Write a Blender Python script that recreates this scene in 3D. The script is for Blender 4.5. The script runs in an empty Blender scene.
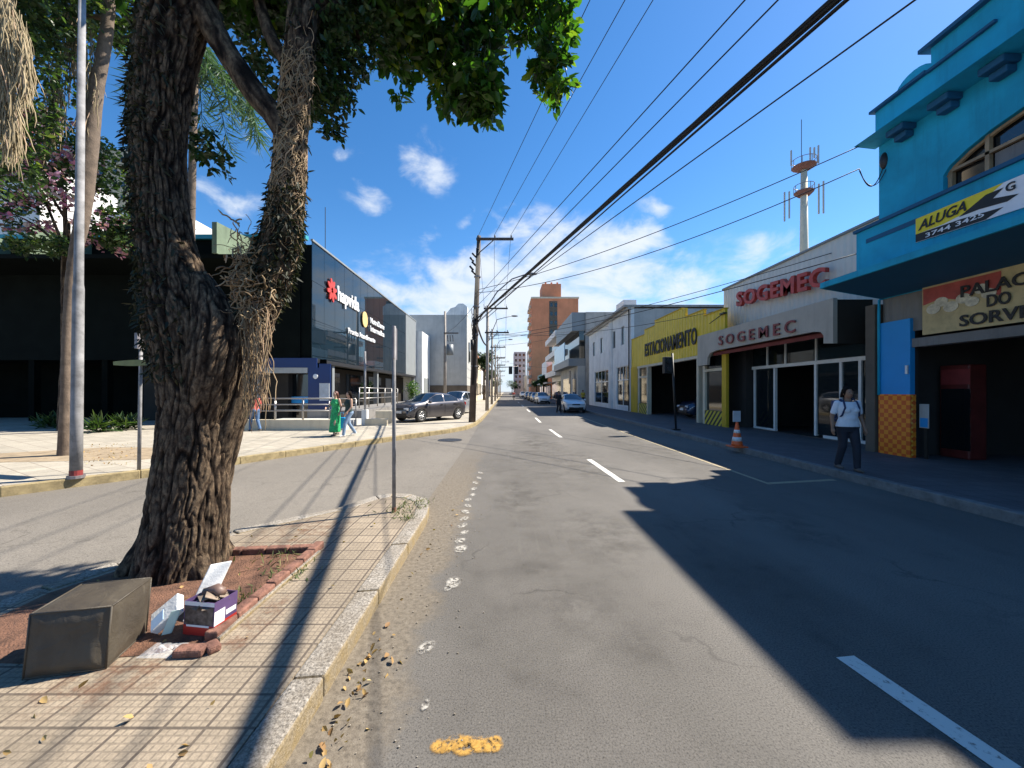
import bpy, bmesh, math, random
import numpy as np
from mathutils import Vector, Matrix, noise as mnoise, Quaternion
random.seed(7); RNG = np.random.default_rng(7)
sc = bpy.context.scene
R = math.radians
# ------------------------------------------------------------------ camera, sky, sun, exposure
F, CX, CY, EYE = 385.0, 505.0, 391.0, 1.7
cam = bpy.data.objects.new('camera', bpy.data.cameras.new('camera'))
sc.collection.objects.link(cam); sc.camera = cam
cam.location = (0, 0, EYE); cam.rotation_euler = (R(90), 0, 0)
cam.data.sensor_width = 36; cam.data.lens = F / 1024 * 36
cam.data.shift_x = 7 / 1024; cam.data.shift_y = 7 / 1024
cam.data.clip_start = 0.05; cam.data.clip_end = 3000
SUN = Vector((0.815, 0.34, 1.0)).normalized()
EXPOSURE = 1.22
sc.view_settings.view_transform = 'Standard'; sc.view_settings.look = 'None'
sc.view_settings.exposure = EXPOSURE; sc.view_settings.gamma = 1
sc.view_settings.use_curve_mapping = False
world = bpy.data.worlds.new('World'); sc.world = world; world.use_nodes = True
def build_world():
    nt = world.node_tree; N = nt.nodes; L = nt.links; N.clear()
    out = N.new('ShaderNodeOutputWorld'); bg = N.new('ShaderNodeBackground')
    bg.inputs['Strength'].default_value = 0.071
    L.new(bg.outputs[0], out.inputs[0])
    sky = N.new('ShaderNodeTexSky'); sky.sky_type = 'NISHITA'; sky.sun_disc = False
    sky.sun_elevation = math.asin(SUN.z); sky.sun_rotation = math.atan2(SUN.x, SUN.y)
    sky.air_density = 1.0; sky.dust_density = 0.25; sky.ozone_density = 3.2; sky.altitude = 600
    hs = N.new('ShaderNodeHueSaturation'); hs.inputs['Saturation'].default_value = 1.27; hs.inputs['Value'].default_value = 1.24
    L.new(sky.outputs[0], hs.inputs['Color'])
    tc = N.new('ShaderNodeTexCoord')
    def direction(px, py):
        return Vector(((px - CX) / F, 1.0, (CY - py) / F)).normalized()
    puffs = [(423,163,30,1.1,.95),(372,196,24,1.2,.7),(424,222,20,1.4,.7),(461,216,20,1.7,.7),(487,219,12,1.5,.5),(455,250,18,1.8,.6),(345,150,20,1.6,.5),(380,290,40,2.2,.8),(215,182,34,1.6,.8),
             (250,150,20,1.5,.45),(513,211,16,1.5,.45),(648,213,30,2.2,.7),(695,200,14,2.2,.25),(560,262,80,1.5,1.2),(620,246,62,3.0,1.1),(470,285,70,1.6,1.2),
             (650,285,110,2.9,.95),(540,310,190,2.2,1.2),(760,262,90,3.6,.6),(460,320,130,2.4,1.1),(420,330,90,2.2,.8),(700,310,150,2.8,.75),(520,360,200,2.5,.9),
             (-200,250,160,2.0,.8),(-600,120,260,2.0,.7),(1600,200,260,2.4,.7),(2600,150,500,2.4,.8)]
    wn = N.new('ShaderNodeTexNoise'); wn.inputs['Scale'].default_value = 7; wn.inputs['Detail'].default_value = 5; L.new(tc.outputs['Generated'], wn.inputs['Vector'])
    w1 = N.new('ShaderNodeVectorMath'); w1.operation = 'MULTIPLY_ADD'; w1.inputs[1].default_value = (.17,.17,.14); w1.inputs[2].default_value = (-.085,-.085,-.07); L.new(wn.outputs['Color'], w1.inputs[0])
    w2 = N.new('ShaderNodeVectorMath'); w2.operation = 'ADD'; L.new(tc.outputs['Generated'], w2.inputs[0]); L.new(w1.outputs[0], w2.inputs[1])
    prev = None
    for (px, py, r, fl, w) in puffs:
        d = direction(px, py)
        rr = r / F / math.sqrt(1 + ((px-CX)/F)**2 + ((CY-py)/F)**2)
        sub = N.new('ShaderNodeVectorMath'); sub.operation = 'SUBTRACT'; sub.inputs[1].default_value = d
        L.new(w2.outputs[0], sub.inputs[0])
        mul = N.new('ShaderNodeVectorMath'); mul.operation = 'MULTIPLY'; mul.inputs[1].default_value = (1, 1, fl)
        L.new(sub.outputs[0], mul.inputs[0])
        ln = N.new('ShaderNodeVectorMath'); ln.operation = 'LENGTH'; L.new(mul.outputs[0], ln.inputs[0])
        mr = N.new('ShaderNodeMapRange'); mr.interpolation_type = 'SMOOTHSTEP'
        mr.inputs['From Min'].default_value = rr*1.25; mr.inputs['From Max'].default_value = 0
        mr.inputs['To Min'].default_value = 0; mr.inputs['To Max'].default_value = w
        L.new(ln.outputs['Value'], mr.inputs['Value'])
        if prev is None: prev = mr.outputs[0]
        else:
            mx = N.new('ShaderNodeMath'); mx.operation = 'MAXIMUM'
            L.new(prev, mx.inputs[0]); L.new(mr.outputs[0], mx.inputs[1]); prev = mx.outputs[0]
    mp = N.new('ShaderNodeMapping'); mp.inputs['Scale'].default_value = (1, 1, 1.9)
    L.new(tc.outputs['Generated'], mp.inputs[0])
    nz = N.new('ShaderNodeTexNoise'); nz.inputs['Scale'].default_value = 9.5; nz.inputs['Detail'].default_value = 9
    nz.inputs['Roughness'].default_value = .6; nz.inputs['Distortion'].default_value = .35
    L.new(mp.outputs[0], nz.inputs['Vector'])
    sc_ = N.new('ShaderNodeMath'); sc_.operation = 'MULTIPLY_ADD'; sc_.inputs[1].default_value = 2.1; sc_.inputs[2].default_value = -1.12
    L.new(nz.outputs['Fac'], sc_.inputs[0])
    ad = N.new('ShaderNodeMath'); ad.operation = 'ADD'; L.new(prev, ad.inputs[0]); L.new(sc_.outputs[0], ad.inputs[1])
    gate = N.new('ShaderNodeMath'); gate.operation = 'MULTIPLY'
    g2 = N.new('ShaderNodeMapRange'); g2.inputs['From Min'].default_value = 0; g2.inputs['From Max'].default_value = .22
    L.new(prev, g2.inputs['Value']); L.new(g2.outputs[0], gate.inputs[1])
    ms = N.new('ShaderNodeMapRange'); ms.interpolation_type = 'SMOOTHSTEP'
    ms.inputs['From Min'].default_value = .12; ms.inputs['From Max'].default_value = 1.15
    ms.inputs['To Max'].default_value = .93
    L.new(ad.outputs[0], ms.inputs['Value']); L.new(ms.outputs[0], gate.inputs[0])
    mix = N.new('ShaderNodeMix'); mix.data_type = 'RGBA'
    sz = N.new('ShaderNodeSeparateXYZ'); L.new(tc.outputs['Generated'], sz.inputs[0])
    hz = N.new('ShaderNodeMapRange'); hz.interpolation_type = 'SMOOTHSTEP'; hz.inputs['From Min'].default_value = .2; hz.inputs['From Max'].default_value = -.02; hz.inputs['To Max'].default_value = .92; L.new(sz.outputs[2], hz.inputs['Value'])
    hm = N.new('ShaderNodeMix'); hm.data_type = 'RGBA'; hm.inputs['B'].default_value = (2.9, 4.3, 5.7, 1); L.new(hz.outputs[0], hm.inputs['Factor']); L.new(hs.outputs[0], hm.inputs['A'])
    L.new(gate.outputs[0], mix.inputs['Factor']); L.new(hm.outputs['Result'], mix.inputs['A'])
    mix.inputs['B'].default_value = (5.6, 6.0, 6.5, 1)
    L.new(mix.outputs['Result'], bg.inputs['Color'])
build_world()
sl = bpy.data.lights.new('sun', 'SUN'); sl.energy = 4.9; sl.angle = R(0.53); sl.color = (1.0, .93, .81)
so = bpy.data.objects.new('sun', sl); sc.collection.objects.link(so)
so.rotation_euler = SUN.to_track_quat('Z', 'Y').to_euler(); so.location = SUN * 60

# ------------------------------------------------------------------ helpers
C = sc.collection
ORG = {}
def G(px, py, z=0.0):
    D = F * (EYE - z) / (py - CY); return Vector(((px - CX) / F * D, D, z))
def P(px, py, D):
    return Vector(((px - CX) / F * D, D, EYE + (CY - py) / F * D))
def tag(o, label=None, cat=None, group=None, kind=None):
    if label: o['label'] = label
    if cat: o['category'] = cat
    if group: o['group'] = group
    if kind: o['kind'] = kind
    return o
def thing(name, label, cat, loc=(0,0,0), group=None):
    o = bpy.data.objects.new(name, None); C.objects.link(o); o.location = loc
    o.empty_display_size = .2; ORG[o] = Vector(loc)
    return tag(o, label, cat, group)
class MB:
    def __init__(s): s.v = []; s.f = []
    def add(s, vs, fs):
        b = len(s.v); s.v += [tuple(v) for v in vs]; s.f += [tuple(i + b for i in f) for f in fs]; return s
    def box(s, x0, x1, y0, y1, z0, z1):
        return s.add([(x0,y0,z0),(x1,y0,z0),(x1,y1,z0),(x0,y1,z0),(x0,y0,z1),(x1,y0,z1),(x1,y1,z1),(x0,y1,z1)],
                     [(0,3,2,1),(4,5,6,7),(0,1,5,4),(1,2,6,5),(2,3,7,6),(3,0,4,7)])
    def obox(s, c, size, rot=0, tilt=0, axis='X'):
        m = Matrix.Translation(c) @ Matrix.Rotation(rot, 4, 'Z') @ Matrix.Rotation(tilt, 4, axis)
        a, b, d = [q/2 for q in size]
        vs = [m @ Vector(p) for p in [(-a,-b,-d),(a,-b,-d),(a,b,-d),(-a,b,-d),(-a,-b,d),(a,-b,d),(a,b,d),(-a,b,d)]]
        return s.add(vs, [(0,3,2,1),(4,5,6,7),(0,1,5,4),(1,2,6,5),(2,3,7,6),(3,0,4,7)])
    def poly(s, pts): return s.add(pts, [tuple(range(len(pts)))])
    def prism(s, pts, z0, z1):
        n = len(pts); vs = [(p[0],p[1],z0) for p in pts] + [(p[0],p[1],z1) for p in pts]
        return s.add(vs, [tuple(range(n-1,-1,-1)), tuple(range(n,2*n))] + [(i,(i+1)%n,n+(i+1)%n,n+i) for i in range(n)])
    def prism_x(s, pts, x0, x1):          # polygon of (y, z) swept along x
        n = len(pts); vs = [(x0,p[0],p[1]) for p in pts] + [(x1,p[0],p[1]) for p in pts]
        return s.add(vs, [tuple(range(n-1,-1,-1)), tuple(range(n,2*n))] + [(i,(i+1)%n,n+(i+1)%n,n+i) for i in range(n)])
    def prism_y(s, pts, y0, y1):          # polygon of (x, z) swept along y
        n = len(pts); vs = [(p[0],y0,p[1]) for p in pts] + [(p[0],y1,p[1]) for p in pts]
        return s.add(vs, [tuple(range(n)), tuple(range(2*n-1,n-1,-1))] + [(i,n+i,n+(i+1)%n,(i+1)%n) for i in range(n)])
    def tube(s, pts, r, n=8, cap=True):
        pts = [Vector(p) for p in pts]; k = len(pts)
        rs = r if isinstance(r, (list, tuple)) else [r]*k
        t0 = (pts[1]-pts[0]).normalized(); u = t0.orthogonal().normalized(); vs = []; prev = t0
        for i, p in enumerate(pts):
            t = ((pts[min(i+1,k-1)] - pts[max(i-1,0)])).normalized()
            q = prev.rotation_difference(t); u = (q @ u).normalized(); prev = t; w = t.cross(u)
            for j in range(n):
                a = 2*math.pi*j/n; vs.append(p + (u*math.cos(a) + w*math.sin(a))*rs[i])
        fs = [(i*n+j, i*n+(j+1)%n, (i+1)*n+(j+1)%n, (i+1)*n+j) for i in range(k-1) for j in range(n)]
        if cap: fs += [tuple(range(n-1,-1,-1)), tuple(range((k-1)*n, k*n))]
        return s.add(vs, fs)
    def rings(s, rg, n=16):               # rg: list of (x, y, z, rx, ry), horizontal ellipses
        vs = []
        for (x,y,z,rx,ry) in rg:
            for j in range(n):
                a = 2*math.pi*j/n; vs.append((x+rx*math.cos(a), y+ry*math.sin(a), z))
        k = len(rg); fs = [(i*n+j, i*n+(j+1)%n, (i+1)*n+(j+1)%n, (i+1)*n+j) for i in range(k-1) for j in range(n)]
        fs += [tuple(range(n-1,-1,-1)), tuple(range((k-1)*n, k*n))]
        return s.add(vs, fs)
    def ball(s, c, r, n=14, m=9):
        r = r if isinstance(r, (tuple, list)) else (r,r,r)
        rg = [(c[0],c[1],c[2]-r[2]*math.cos(math.pi*i/m),max(1e-4,r[0]*math.sin(math.pi*i/m)),max(1e-4,r[1]*math.sin(math.pi*i/m))) for i in range(m+1)]
        return s.rings(rg, n)
    def build_each(s, name, mat, parent=None, **k):
        for i in range(0, len(s.v), 8):
            q = MB(); q.v = s.v[i:i+8]; q.f = [tuple(a-i for a in f) for f in s.f if i <= f[0] < i+8]; q.build(name, mat, parent, **k)
    def build(s, name, mat, parent=None, smooth=False, bevel=0, seg=2):
        me = bpy.data.meshes.new(name)
        off = ORG.get(parent, Vector((0,0,0)))
        me.from_pydata([(v[0]-off.x, v[1]-off.y, v[2]-off.z) for v in s.v], [], s.f); me.update()
        if mat: me.materials.append(mat)
        if smooth: me.shade_smooth()
        o = bpy.data.objects.new(name, me); C.objects.link(o)
        if parent: o.parent = parent; ORG[o] = off.copy()
        else: ORG[o] = Vector((0,0,0))
        if bevel:
            b = o.modifiers.new('bevel', 'BEVEL'); b.width = bevel; b.segments = seg; b.limit_method = 'ANGLE'; b.angle_limit = R(40)
        return o
def struct(name, mb, mat): return tag(mb.build(name, mat), kind='structure')
def kids(o): return [c for c in C.objects if c.parent == o]
def copy_tree(o, parent=None):
    c = o.copy(); C.objects.link(c); c.parent = parent
    for ch in kids(o): copy_tree(ch, c)
    return c
# ------------------------------------------------------------------ materials
def newmat(name):
    m = bpy.data.materials.new(name); m.use_nodes = True
    nt = m.node_tree; return m, nt.nodes, nt.links, nt.nodes['Principled BSDF']
def ramp(N, L, src, stops):
    r = N.new('ShaderNodeValToRGB'); el = r.color_ramp.elements
    while len(el) > 1: el.remove(el[-1])
    el[0].position = stops[0][0]; el[0].color = (*stops[0][1], 1)
    for p, c in stops[1:]:
        e = el.new(p); e.color = (*c, 1)
    L.new(src, r.inputs[0]); return r.outputs[0]
def mixc(N, L, fac, a, b, mode='MIX'):
    m = N.new('ShaderNodeMix'); m.data_type = 'RGBA'; m.blend_type = mode
    for k, v in (('Factor', fac), ('A', a), ('B', b)):
        if hasattr(v, 'is_linked') or isinstance(v, bpy.types.NodeSocket): L.new(v, m.inputs[k])
        elif k == 'Factor': m.inputs[k].default_value = v
        else: m.inputs[k].default_value = (*v, 1)
    return m.outputs['Result']
def nzn(N, L, vec, scale, detail=4, rough=.55, mapscale=None, dist=0):
    if mapscale:
        mp = N.new('ShaderNodeMapping'); mp.inputs['Scale'].default_value = mapscale; L.new(vec, mp.inputs[0]); vec = mp.outputs[0]
    n = N.new('ShaderNodeTexNoise'); n.inputs['Scale'].default_value = scale; n.inputs['Detail'].default_value = detail
    n.inputs['Roughness'].default_value = rough; n.inputs['Distortion'].default_value = dist
    L.new(vec, n.inputs['Vector']); return n.outputs['Fac']
def mth(N, L, op, a, b=None, clamp=False):
    m = N.new('ShaderNodeMath'); m.operation = op; m.use_clamp = clamp
    for i, v in enumerate((a, b)):
        if v is None: continue
        if isinstance(v, bpy.types.NodeSocket): L.new(v, m.inputs[i])
        else: m.inputs[i].default_value = v
    return m.outputs[0]
def bump(N, L, B, h, strength=.3, dist=.01):
    b = N.new('ShaderNodeBump'); b.inputs['Strength'].default_value = strength; b.inputs['Distance'].default_value = dist
    L.new(h, b.inputs['Height']); L.new(b.outputs[0], B.inputs['Normal'])
def dark(c, k): return tuple(x*k for x in c)
def pm(name, c, var=.25, scale=1.5, rough=.7, bmp=.15, bscale=40, metal=0, spec=.5, stain=0.0, streak=False, bdist=.01):
    m, N, L, B = newmat(name); tc = N.new('ShaderNodeTexCoord'); v = tc.outputs['Object']
    n = nzn(N, L, v, scale, 6, .6)
    col = ramp(N, L, n, [(.3, dark(c, 1-var)), (.7, tuple(min(1, x*(1+var*.6)) for x in c))])
    if stain:
        s = nzn(N, L, v, scale*1.7, 8, .7, (2.2, 2.2, .22) if streak else None)
        f = N.new('ShaderNodeMapRange'); f.inputs['From Min'].default_value = .5; f.inputs['From Max'].default_value = .78; f.inputs['To Max'].default_value = stain
        L.new(s, f.inputs['Value']); col = mixc(N, L, f.outputs[0], col, dark(c, .3))
    L.new(col, B.inputs['Base Color']); B.inputs['Roughness'].default_value = rough; B.inputs['Metallic'].default_value = metal
    B.inputs['Specular IOR Level'].default_value = spec
    if bmp: bump(N, L, B, nzn(N, L, v, bscale, 5), bmp, bdist)
    return m
def corrugated(name, c, axis=1, freq=11.0, var=.15, stain=.35):
    m, N, L, B = newmat(name); tc = N.new('ShaderNodeTexCoord'); v = tc.outputs['Object']
    sx = N.new('ShaderNodeSeparateXYZ'); L.new(v, sx.inputs[0])
    w = mth(N, L, 'SINE', mth(N, L, 'MULTIPLY', sx.outputs[axis], freq*2*math.pi))
    n = nzn(N, L, v, 1.2, 6, .6); col = ramp(N, L, n, [(.3, dark(c, 1-var)), (.7, c)])
    s = nzn(N, L, v, 2.2, 8, .7, (2.5, 2.5, .2))
    f = N.new('ShaderNodeMapRange'); f.inputs['From Min'].default_value = .5; f.inputs['From Max'].default_value = .8; f.inputs['To Max'].default_value = stain
    L.new(s, f.inputs['Value']); col = mixc(N, L, f.outputs[0], col, dark(c, .35))
    L.new(col, B.inputs['Base Color']); B.inputs['Roughness'].default_value = .55
    bump(N, L, B, w, .8, .012); return m
def glassmat(name, tint=(.02,.03,.035), trans=.5, rough=.03):
    m, N, L, B = newmat(name)
    B.inputs['Base Color'].default_value = (*tint, 1); B.inputs['Roughness'].default_value = rough
    B.inputs['Specular IOR Level'].default_value = 1.0; B.inputs['IOR'].default_value = 1.55
    if trans:
        t = N.new('ShaderNodeBsdfTransparent'); t.inputs[0].default_value = (.75,.8,.8,1)
        lw = N.new('ShaderNodeLayerWeight'); lw.inputs['Blend'].default_value = .35
        f = mth(N, L, 'MULTIPLY_ADD', lw.outputs['Fresnel'], .8); f.node.inputs[2].default_value = 1-trans; f.node.use_clamp = True
        mx = N.new('ShaderNodeMixShader'); L.new(f, mx.inputs[0]); L.new(t.outputs[0], mx.inputs[1]); L.new(B.outputs[0], mx.inputs[2])
        L.new(mx.outputs[0], N['Material Output'].inputs['Surface'])
    return m
def leafmat(name, c1, c2, c3, rough=.45, trans=.35):
    m, N, L, B = newmat(name)
    g = N.new('ShaderNodeNewGeometry')
    col = ramp(N, L, g.outputs['Random Per Island'], [(0, c1), (.55, c2), (.85, c2), (1, c3)])
    L.new(col, B.inputs['Base Color']); B.inputs['Roughness'].default_value = rough
    t = N.new('ShaderNodeBsdfTranslucent'); br = mixc(N, L, 1.0, col, (1.0, 1.25, .35), 'MULTIPLY'); L.new(br, t.inputs[0])
    s = N.new('ShaderNodeMixShader'); s.inputs[0].default_value = trans
    L.new(B.outputs[0], s.inputs[1]); L.new(t.outputs[0], s.inputs[2]); L.new(s.outputs[0], N['Material Output'].inputs['Surface'])
    return m
def asphalt(name, base, gravel=False, patch=.3):
    m, N, L, B = newmat(name); tc = N.new('ShaderNodeTexCoord'); v = tc.outputs['Object']
    big = nzn(N, L, v, .35, 5, .6, (1, .35, 1)); col = ramp(N, L, big, [(.3, dark(base, 1-patch)), (.7, tuple(min(1,x*(1+patch*.7)) for x in base))])
    mid = nzn(N, L, v, 2.6, 8, .65, None, .3)
    f = N.new('ShaderNodeMapRange'); f.inputs['From Min'].default_value = .56; f.inputs['From Max'].default_value = .8; f.inputs['To Max'].default_value = .5
    L.new(mid, f.inputs['Value']); col = mixc(N, L, f.outputs[0], col, dark(base, .45))
    sp = nzn(N, L, v, 95, 3, .7); spk = ramp(N, L, sp, [(.3, (.3,)*3), (.5, (.95,)*3), (.66, (1.1,)*3), (.76, (2.3,2.2,2.05))])
    col = mixc(N, L, 1.0, col, spk, 'MULTIPLY')
    vo = N.new('ShaderNodeTexVoronoi'); vo.feature = 'DISTANCE_TO_EDGE'; vo.inputs['Scale'].default_value = .5
    dv = N.new('ShaderNodeVectorMath'); dv.operation = 'ADD'; n2 = N.new('ShaderNodeTexNoise'); n2.inputs['Scale'].default_value = 1.8; n2.inputs['Detail'].default_value = 6
    L.new(v, n2.inputs['Vector']); L.new(v, dv.inputs[0]); L.new(n2.outputs['Color'], dv.inputs[1]); L.new(dv.outputs[0], vo.inputs['Vector'])
    cr = N.new('ShaderNodeMapRange'); cr.inputs['From Min'].default_value = .0; cr.inputs['From Max'].default_value = .012; cr.inputs['To Min'].default_value = .55; cr.inputs['To Max'].default_value = 0
    L.new(vo.outputs['Distance'], cr.inputs['Value']); gate = nzn(N, L, v, .45, 3)
    gm = N.new('ShaderNodeMapRange'); gm.inputs['From Min'].default_value = .5; gm.inputs['From Max'].default_value = .58; L.new(gate, gm.inputs['Value'])
    col = mixc(N, L, mth(N, L, 'MULTIPLY', cr.outputs[0], gm.outputs[0]), col, dark(base, .3))
    if gravel:                            # worn, gritty gutter beside the island kerb
        sx = N.new('ShaderNodeSeparateXYZ'); L.new(v, sx.inputs[0])
        ed = mth(N, L, 'MULTIPLY_ADD', nzn(N, L, v, 1.3, 8, .7), .9); ed.node.inputs[2].default_value = -.95
        df = mth(N, L, 'SUBTRACT', ed, sx.outputs[0]); r1 = N.new('ShaderNodeMapRange'); r1.inputs['From Min'].default_value = 0; r1.inputs['From Max'].default_value = .16
        L.new(df, r1.inputs['Value'])
        fy = N.new('ShaderNodeMapRange'); fy.inputs['From Min'].default_value = 13; fy.inputs['From Max'].default_value = 7; L.new(sx.outputs[1], fy.inputs['Value'])
        fac = mth(N, L, 'MULTIPLY', r1.outputs[0], fy.outputs[0])
        gr = ramp(N, L, nzn(N, L, v, 26, 8, .8), [(.3, (.05,.042,.033)), (.5, (.15,.125,.095)), (.66, (.21,.18,.14)), (.8, (.34,.31,.26))])
        col = mixc(N, L, fac, col, gr)
    L.new(col, B.inputs['Base Color']); B.inputs['Roughness'].default_value = .82; B.inputs['Specular IOR Level'].default_value = .35
    bump(N, L, B, nzn(N, L, v, 110, 4, .7), .55, .006); return m
def tiles(name, c, mortar, s=.2, size=.02, sub=True, dirt=.5, rot=0):
    m, N, L, B = newmat(name); tc = N.new('ShaderNodeTexCoord')
    mp = N.new('ShaderNodeMapping'); mp.inputs['Rotation'].default_value = (0,0,rot); L.new(tc.outputs['Object'], mp.inputs[0]); v = mp.outputs[0]
    def br(w, mort, off=0):
        b = N.new('ShaderNodeTexBrick'); b.offset = off; b.inputs['Scale'].default_value = 1; b.inputs['Brick Width'].default_value = w; b.inputs['Row Height'].default_value = w
        b.inputs['Mortar Size'].default_value = mort; b.inputs['Mortar Smooth'].default_value = .3; b.inputs['Color1'].default_value = (*c,1); b.inputs['Color2'].default_value = (*dark(c,.8),1)
        b.inputs['Mortar'].default_value = (*mortar,1); L.new(v, b.inputs['Vector']); return b
    b1 = br(s, size*.5); col = b1.outputs['Color']
    h = b1.outputs['Fac']
    if sub:
        b2 = br(s/5, .0055); col = mixc(N, L, mth(N, L, 'MULTIPLY', b2.outputs['Fac'], .42), col, dark(mortar, 1.2)); h = mth(N, L, 'MAXIMUM', h, mth(N, L, 'MULTIPLY', b2.outputs['Fac'], .6))
    d = nzn(N, L, tc.outputs['Object'], 1.1, 9, .68, None, .2)
    col = mixc(N, L, ramp(N, L, d, [(.45, (0,0,0)), (.75, (dirt,)*3)]), col, dark(c, .42))
    d3 = nzn(N, L, tc.outputs['Object'], 60, 3, .7)
    col = mixc(N, L, 1.0, col, ramp(N, L, d3, [(.3, (.72,)*3), (.7, (1.15,)*3)]), 'MULTIPLY')
    L.new(col, B.inputs['Base Color']); B.inputs['Roughness'].default_value = .8
    bump(N, L, B, mth(N, L, 'SUBTRACT', mth(N, L, 'MULTIPLY', d3, .3), h), .5, .006); return m
def worn_paint(name, c, under, amount=.5, scale=14):
    m, N, L, B = newmat(name); tc = N.new('ShaderNodeTexCoord'); v = tc.outputs['Object']
    a = nzn(N, L, v, scale, 9, .75); f = N.new('ShaderNodeMapRange'); f.inputs['From Min'].default_value = .5+amount*.12-.03; f.inputs['From Max'].default_value = .5+amount*.12+.08-.03
    f.inputs['From Min'].default_value = 1-amount-.12 if amount > .6 else .56; f.inputs['From Max'].default_value = f.inputs['From Min'].default_value + .09
    L.new(a, f.inputs['Value']); L.new(mixc(N, L, f.outputs[0], c, under), B.inputs['Base Color']); B.inputs['Roughness'].default_value = .7
    bump(N, L, B, nzn(N, L, v, 110, 4, .7), .4, .004); return m
M = {}
M['asphalt'] = asphalt('asphalt', (.145,.133,.119), gravel=True)
M['asphalt_old'] = asphalt('asphalt_old', (.19,.17,.145), patch=.25)
M['ground'] = asphalt('ground', (.14,.13,.115))
M['island'] = tiles('island_tiles', (.34,.275,.2), (.085,.065,.05), .2, .018, dirt=.8)
M['walk_left'] = tiles('walk_left', (.43,.385,.31), (.23,.19,.15), .4, .02, sub=False, dirt=.45, rot=.5)
M['walk_right'] = tiles('walk_right', (.13,.12,.125), (.05,.05,.05), .3, .014, sub=False, dirt=.7)
def kerbmat():
    m, N, L, B = newmat('kerb_granite'); tc = N.new('ShaderNodeTexCoord'); v = tc.outputs['Object']
    col = ramp(N, L, nzn(N, L, v, 55, 6, .8), [(.36,(.05,.045,.04)),(.46,(.2,.18,.155)),(.56,(.4,.36,.31)),(.7,(.55,.5,.44))])
    st = nzn(N, L, v, 2.5, 7, .7); col = mixc(N, L, ramp(N, L, st, [(.42,(0,0,0)),(.7,(.75,)*3)]), col, (.16,.125,.085))
    g = N.new('ShaderNodeNewGeometry'); sx = N.new('ShaderNodeSeparateXYZ'); L.new(g.outputs['True Normal'], sx.inputs[0])
    side = N.new('ShaderNodeMapRange'); side.inputs['From Min'].default_value = .75; side.inputs['From Max'].default_value = .3; L.new(sx.outputs[2], side.inputs['Value'])
    w = mth(N, L, 'MULTIPLY', side.outputs[0], ramp(N, L, nzn(N, L, v, 9, 7, .7), [(.3,(1,1,1)),(.66,(.35,)*3)]))
    col = mixc(N, L, w, col, (.26,.185,.075)); L.new(col, B.inputs['Base Color']); B.inputs['Roughness'].default_value = .9
    bump(N, L, B, nzn(N, L, v, 60, 6, .75), .9, .012); return m
M['kerb'] = kerbmat()
M['kerb_yellow'] = pm('kerb_yellow', (.32,.25,.13), .4, 6, .85, .6, 60, stain=.8)
M['kerb_dark'] = pm('kerb_dark', (.19,.185,.18), .3, 5, .85, .6, 60, stain=.7)
M['soil'] = pm('red_soil', (.165,.08,.048), .5, 9, .95, 1.0, 70, stain=.5, bdist=.02)
def thin(name, c, sc_=7, lo=.46, hi=.58):
    m, N, L, B = newmat(name); tc = N.new('ShaderNodeTexCoord'); v = tc.outputs['Object']; L.new(ramp(N, L, nzn(N, L, v, 40, 6, .7), [(.3, dark(c,.6)),(.7, c)]), B.inputs['Base Color']); B.inputs['Roughness'].default_value = .95
    f = N.new('ShaderNodeMapRange'); f.inputs['From Min'].default_value = lo; f.inputs['From Max'].default_value = hi; L.new(nzn(N, L, v, sc_, 9, .75), f.inputs['Value'])
    at = N.new('ShaderNodeAttribute'); at.attribute_name = 'edge'; t = N.new('ShaderNodeBsdfTransparent'); mx = N.new('ShaderNodeMixShader')
    L.new(mth(N, L, 'MULTIPLY', f.outputs[0], at.outputs['Fac']), mx.inputs[0]); L.new(t.outputs[0], mx.inputs[1]); L.new(B.outputs[0], mx.inputs[2]); L.new(mx.outputs[0], N['Material Output'].inputs['Surface']); return m
M['soil_thin'] = thin('scattered_soil', (.24,.12,.07), 9, .46, .75); M['flake'] = thin('paint_flake', (.48,.45,.4), 26, .44, .54); M['flake_yellow'] = thin('yellow_flake', (.5,.28,.06), 22, .43, .53); M['patch'] = thin('tar_patch', (.085,.077,.068), 1.3, .3, 1.7); M['stain'] = thin('oil_stain', (.085,.077,.067), 2.2, .42, 1.15)
M['dirt'] = pm('dirt', (.3,.23,.15), .35, 4, .95, .8, 50, stain=.5)
M['brickedge'] = pm('brick_edge', (.21,.10,.07), .5, 14, .9, .9, 60, stain=.9)
M['paint'] = worn_paint('road_paint', (.6,.58,.53), (.2,.18,.155), .5, 22)
M['paint_worn'] = worn_paint('road_paint_worn', (.36,.29,.18), (.13,.125,.12), .5, 9)
M['paint_yellow'] = worn_paint('yellow_paint', (.62,.33,.05), (.15,.14,.12), .5, 18)
M['bark_tan'] = pm('bark_tan', (.15,.11,.08), .45, 6, .9, .9, 30, stain=.5)
M['roots'] = leafmat('dry_roots', (.16,.10,.06), (.36,.26,.15), (.5,.33,.2), .8, .1)
M['moss'] = leafmat('moss', (.2,.16,.09), (.42,.33,.2), (.5,.34,.24), .85, .2)
M['leaf'] = leafmat('leaf', (.02,.05,.012), (.065,.155,.026), (.27,.34,.04), .34, .5)
M['leaf_small'] = leafmat('leaf_small', (.015,.035,.012), (.035,.075,.02), (.09,.13,.03), .42, .3)
M['leaf_dark'] = leafmat('leaf_dark', (.02,.035,.015), (.065,.11,.04), (.2,.23,.08), .42, .48)
M['fern'] = leafmat('fern', (.008,.012,.006), (.022,.028,.012), (.075,.07,.03), .7, .15)
M['palm'] = leafmat('palm', (.04,.07,.045), (.08,.14,.08), (.14,.2,.12), .5, .3)
M['petal'] = leafmat('petal', (.45,.12,.28), (.62,.32,.42), (.75,.6,.62), .6, .3)
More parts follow.
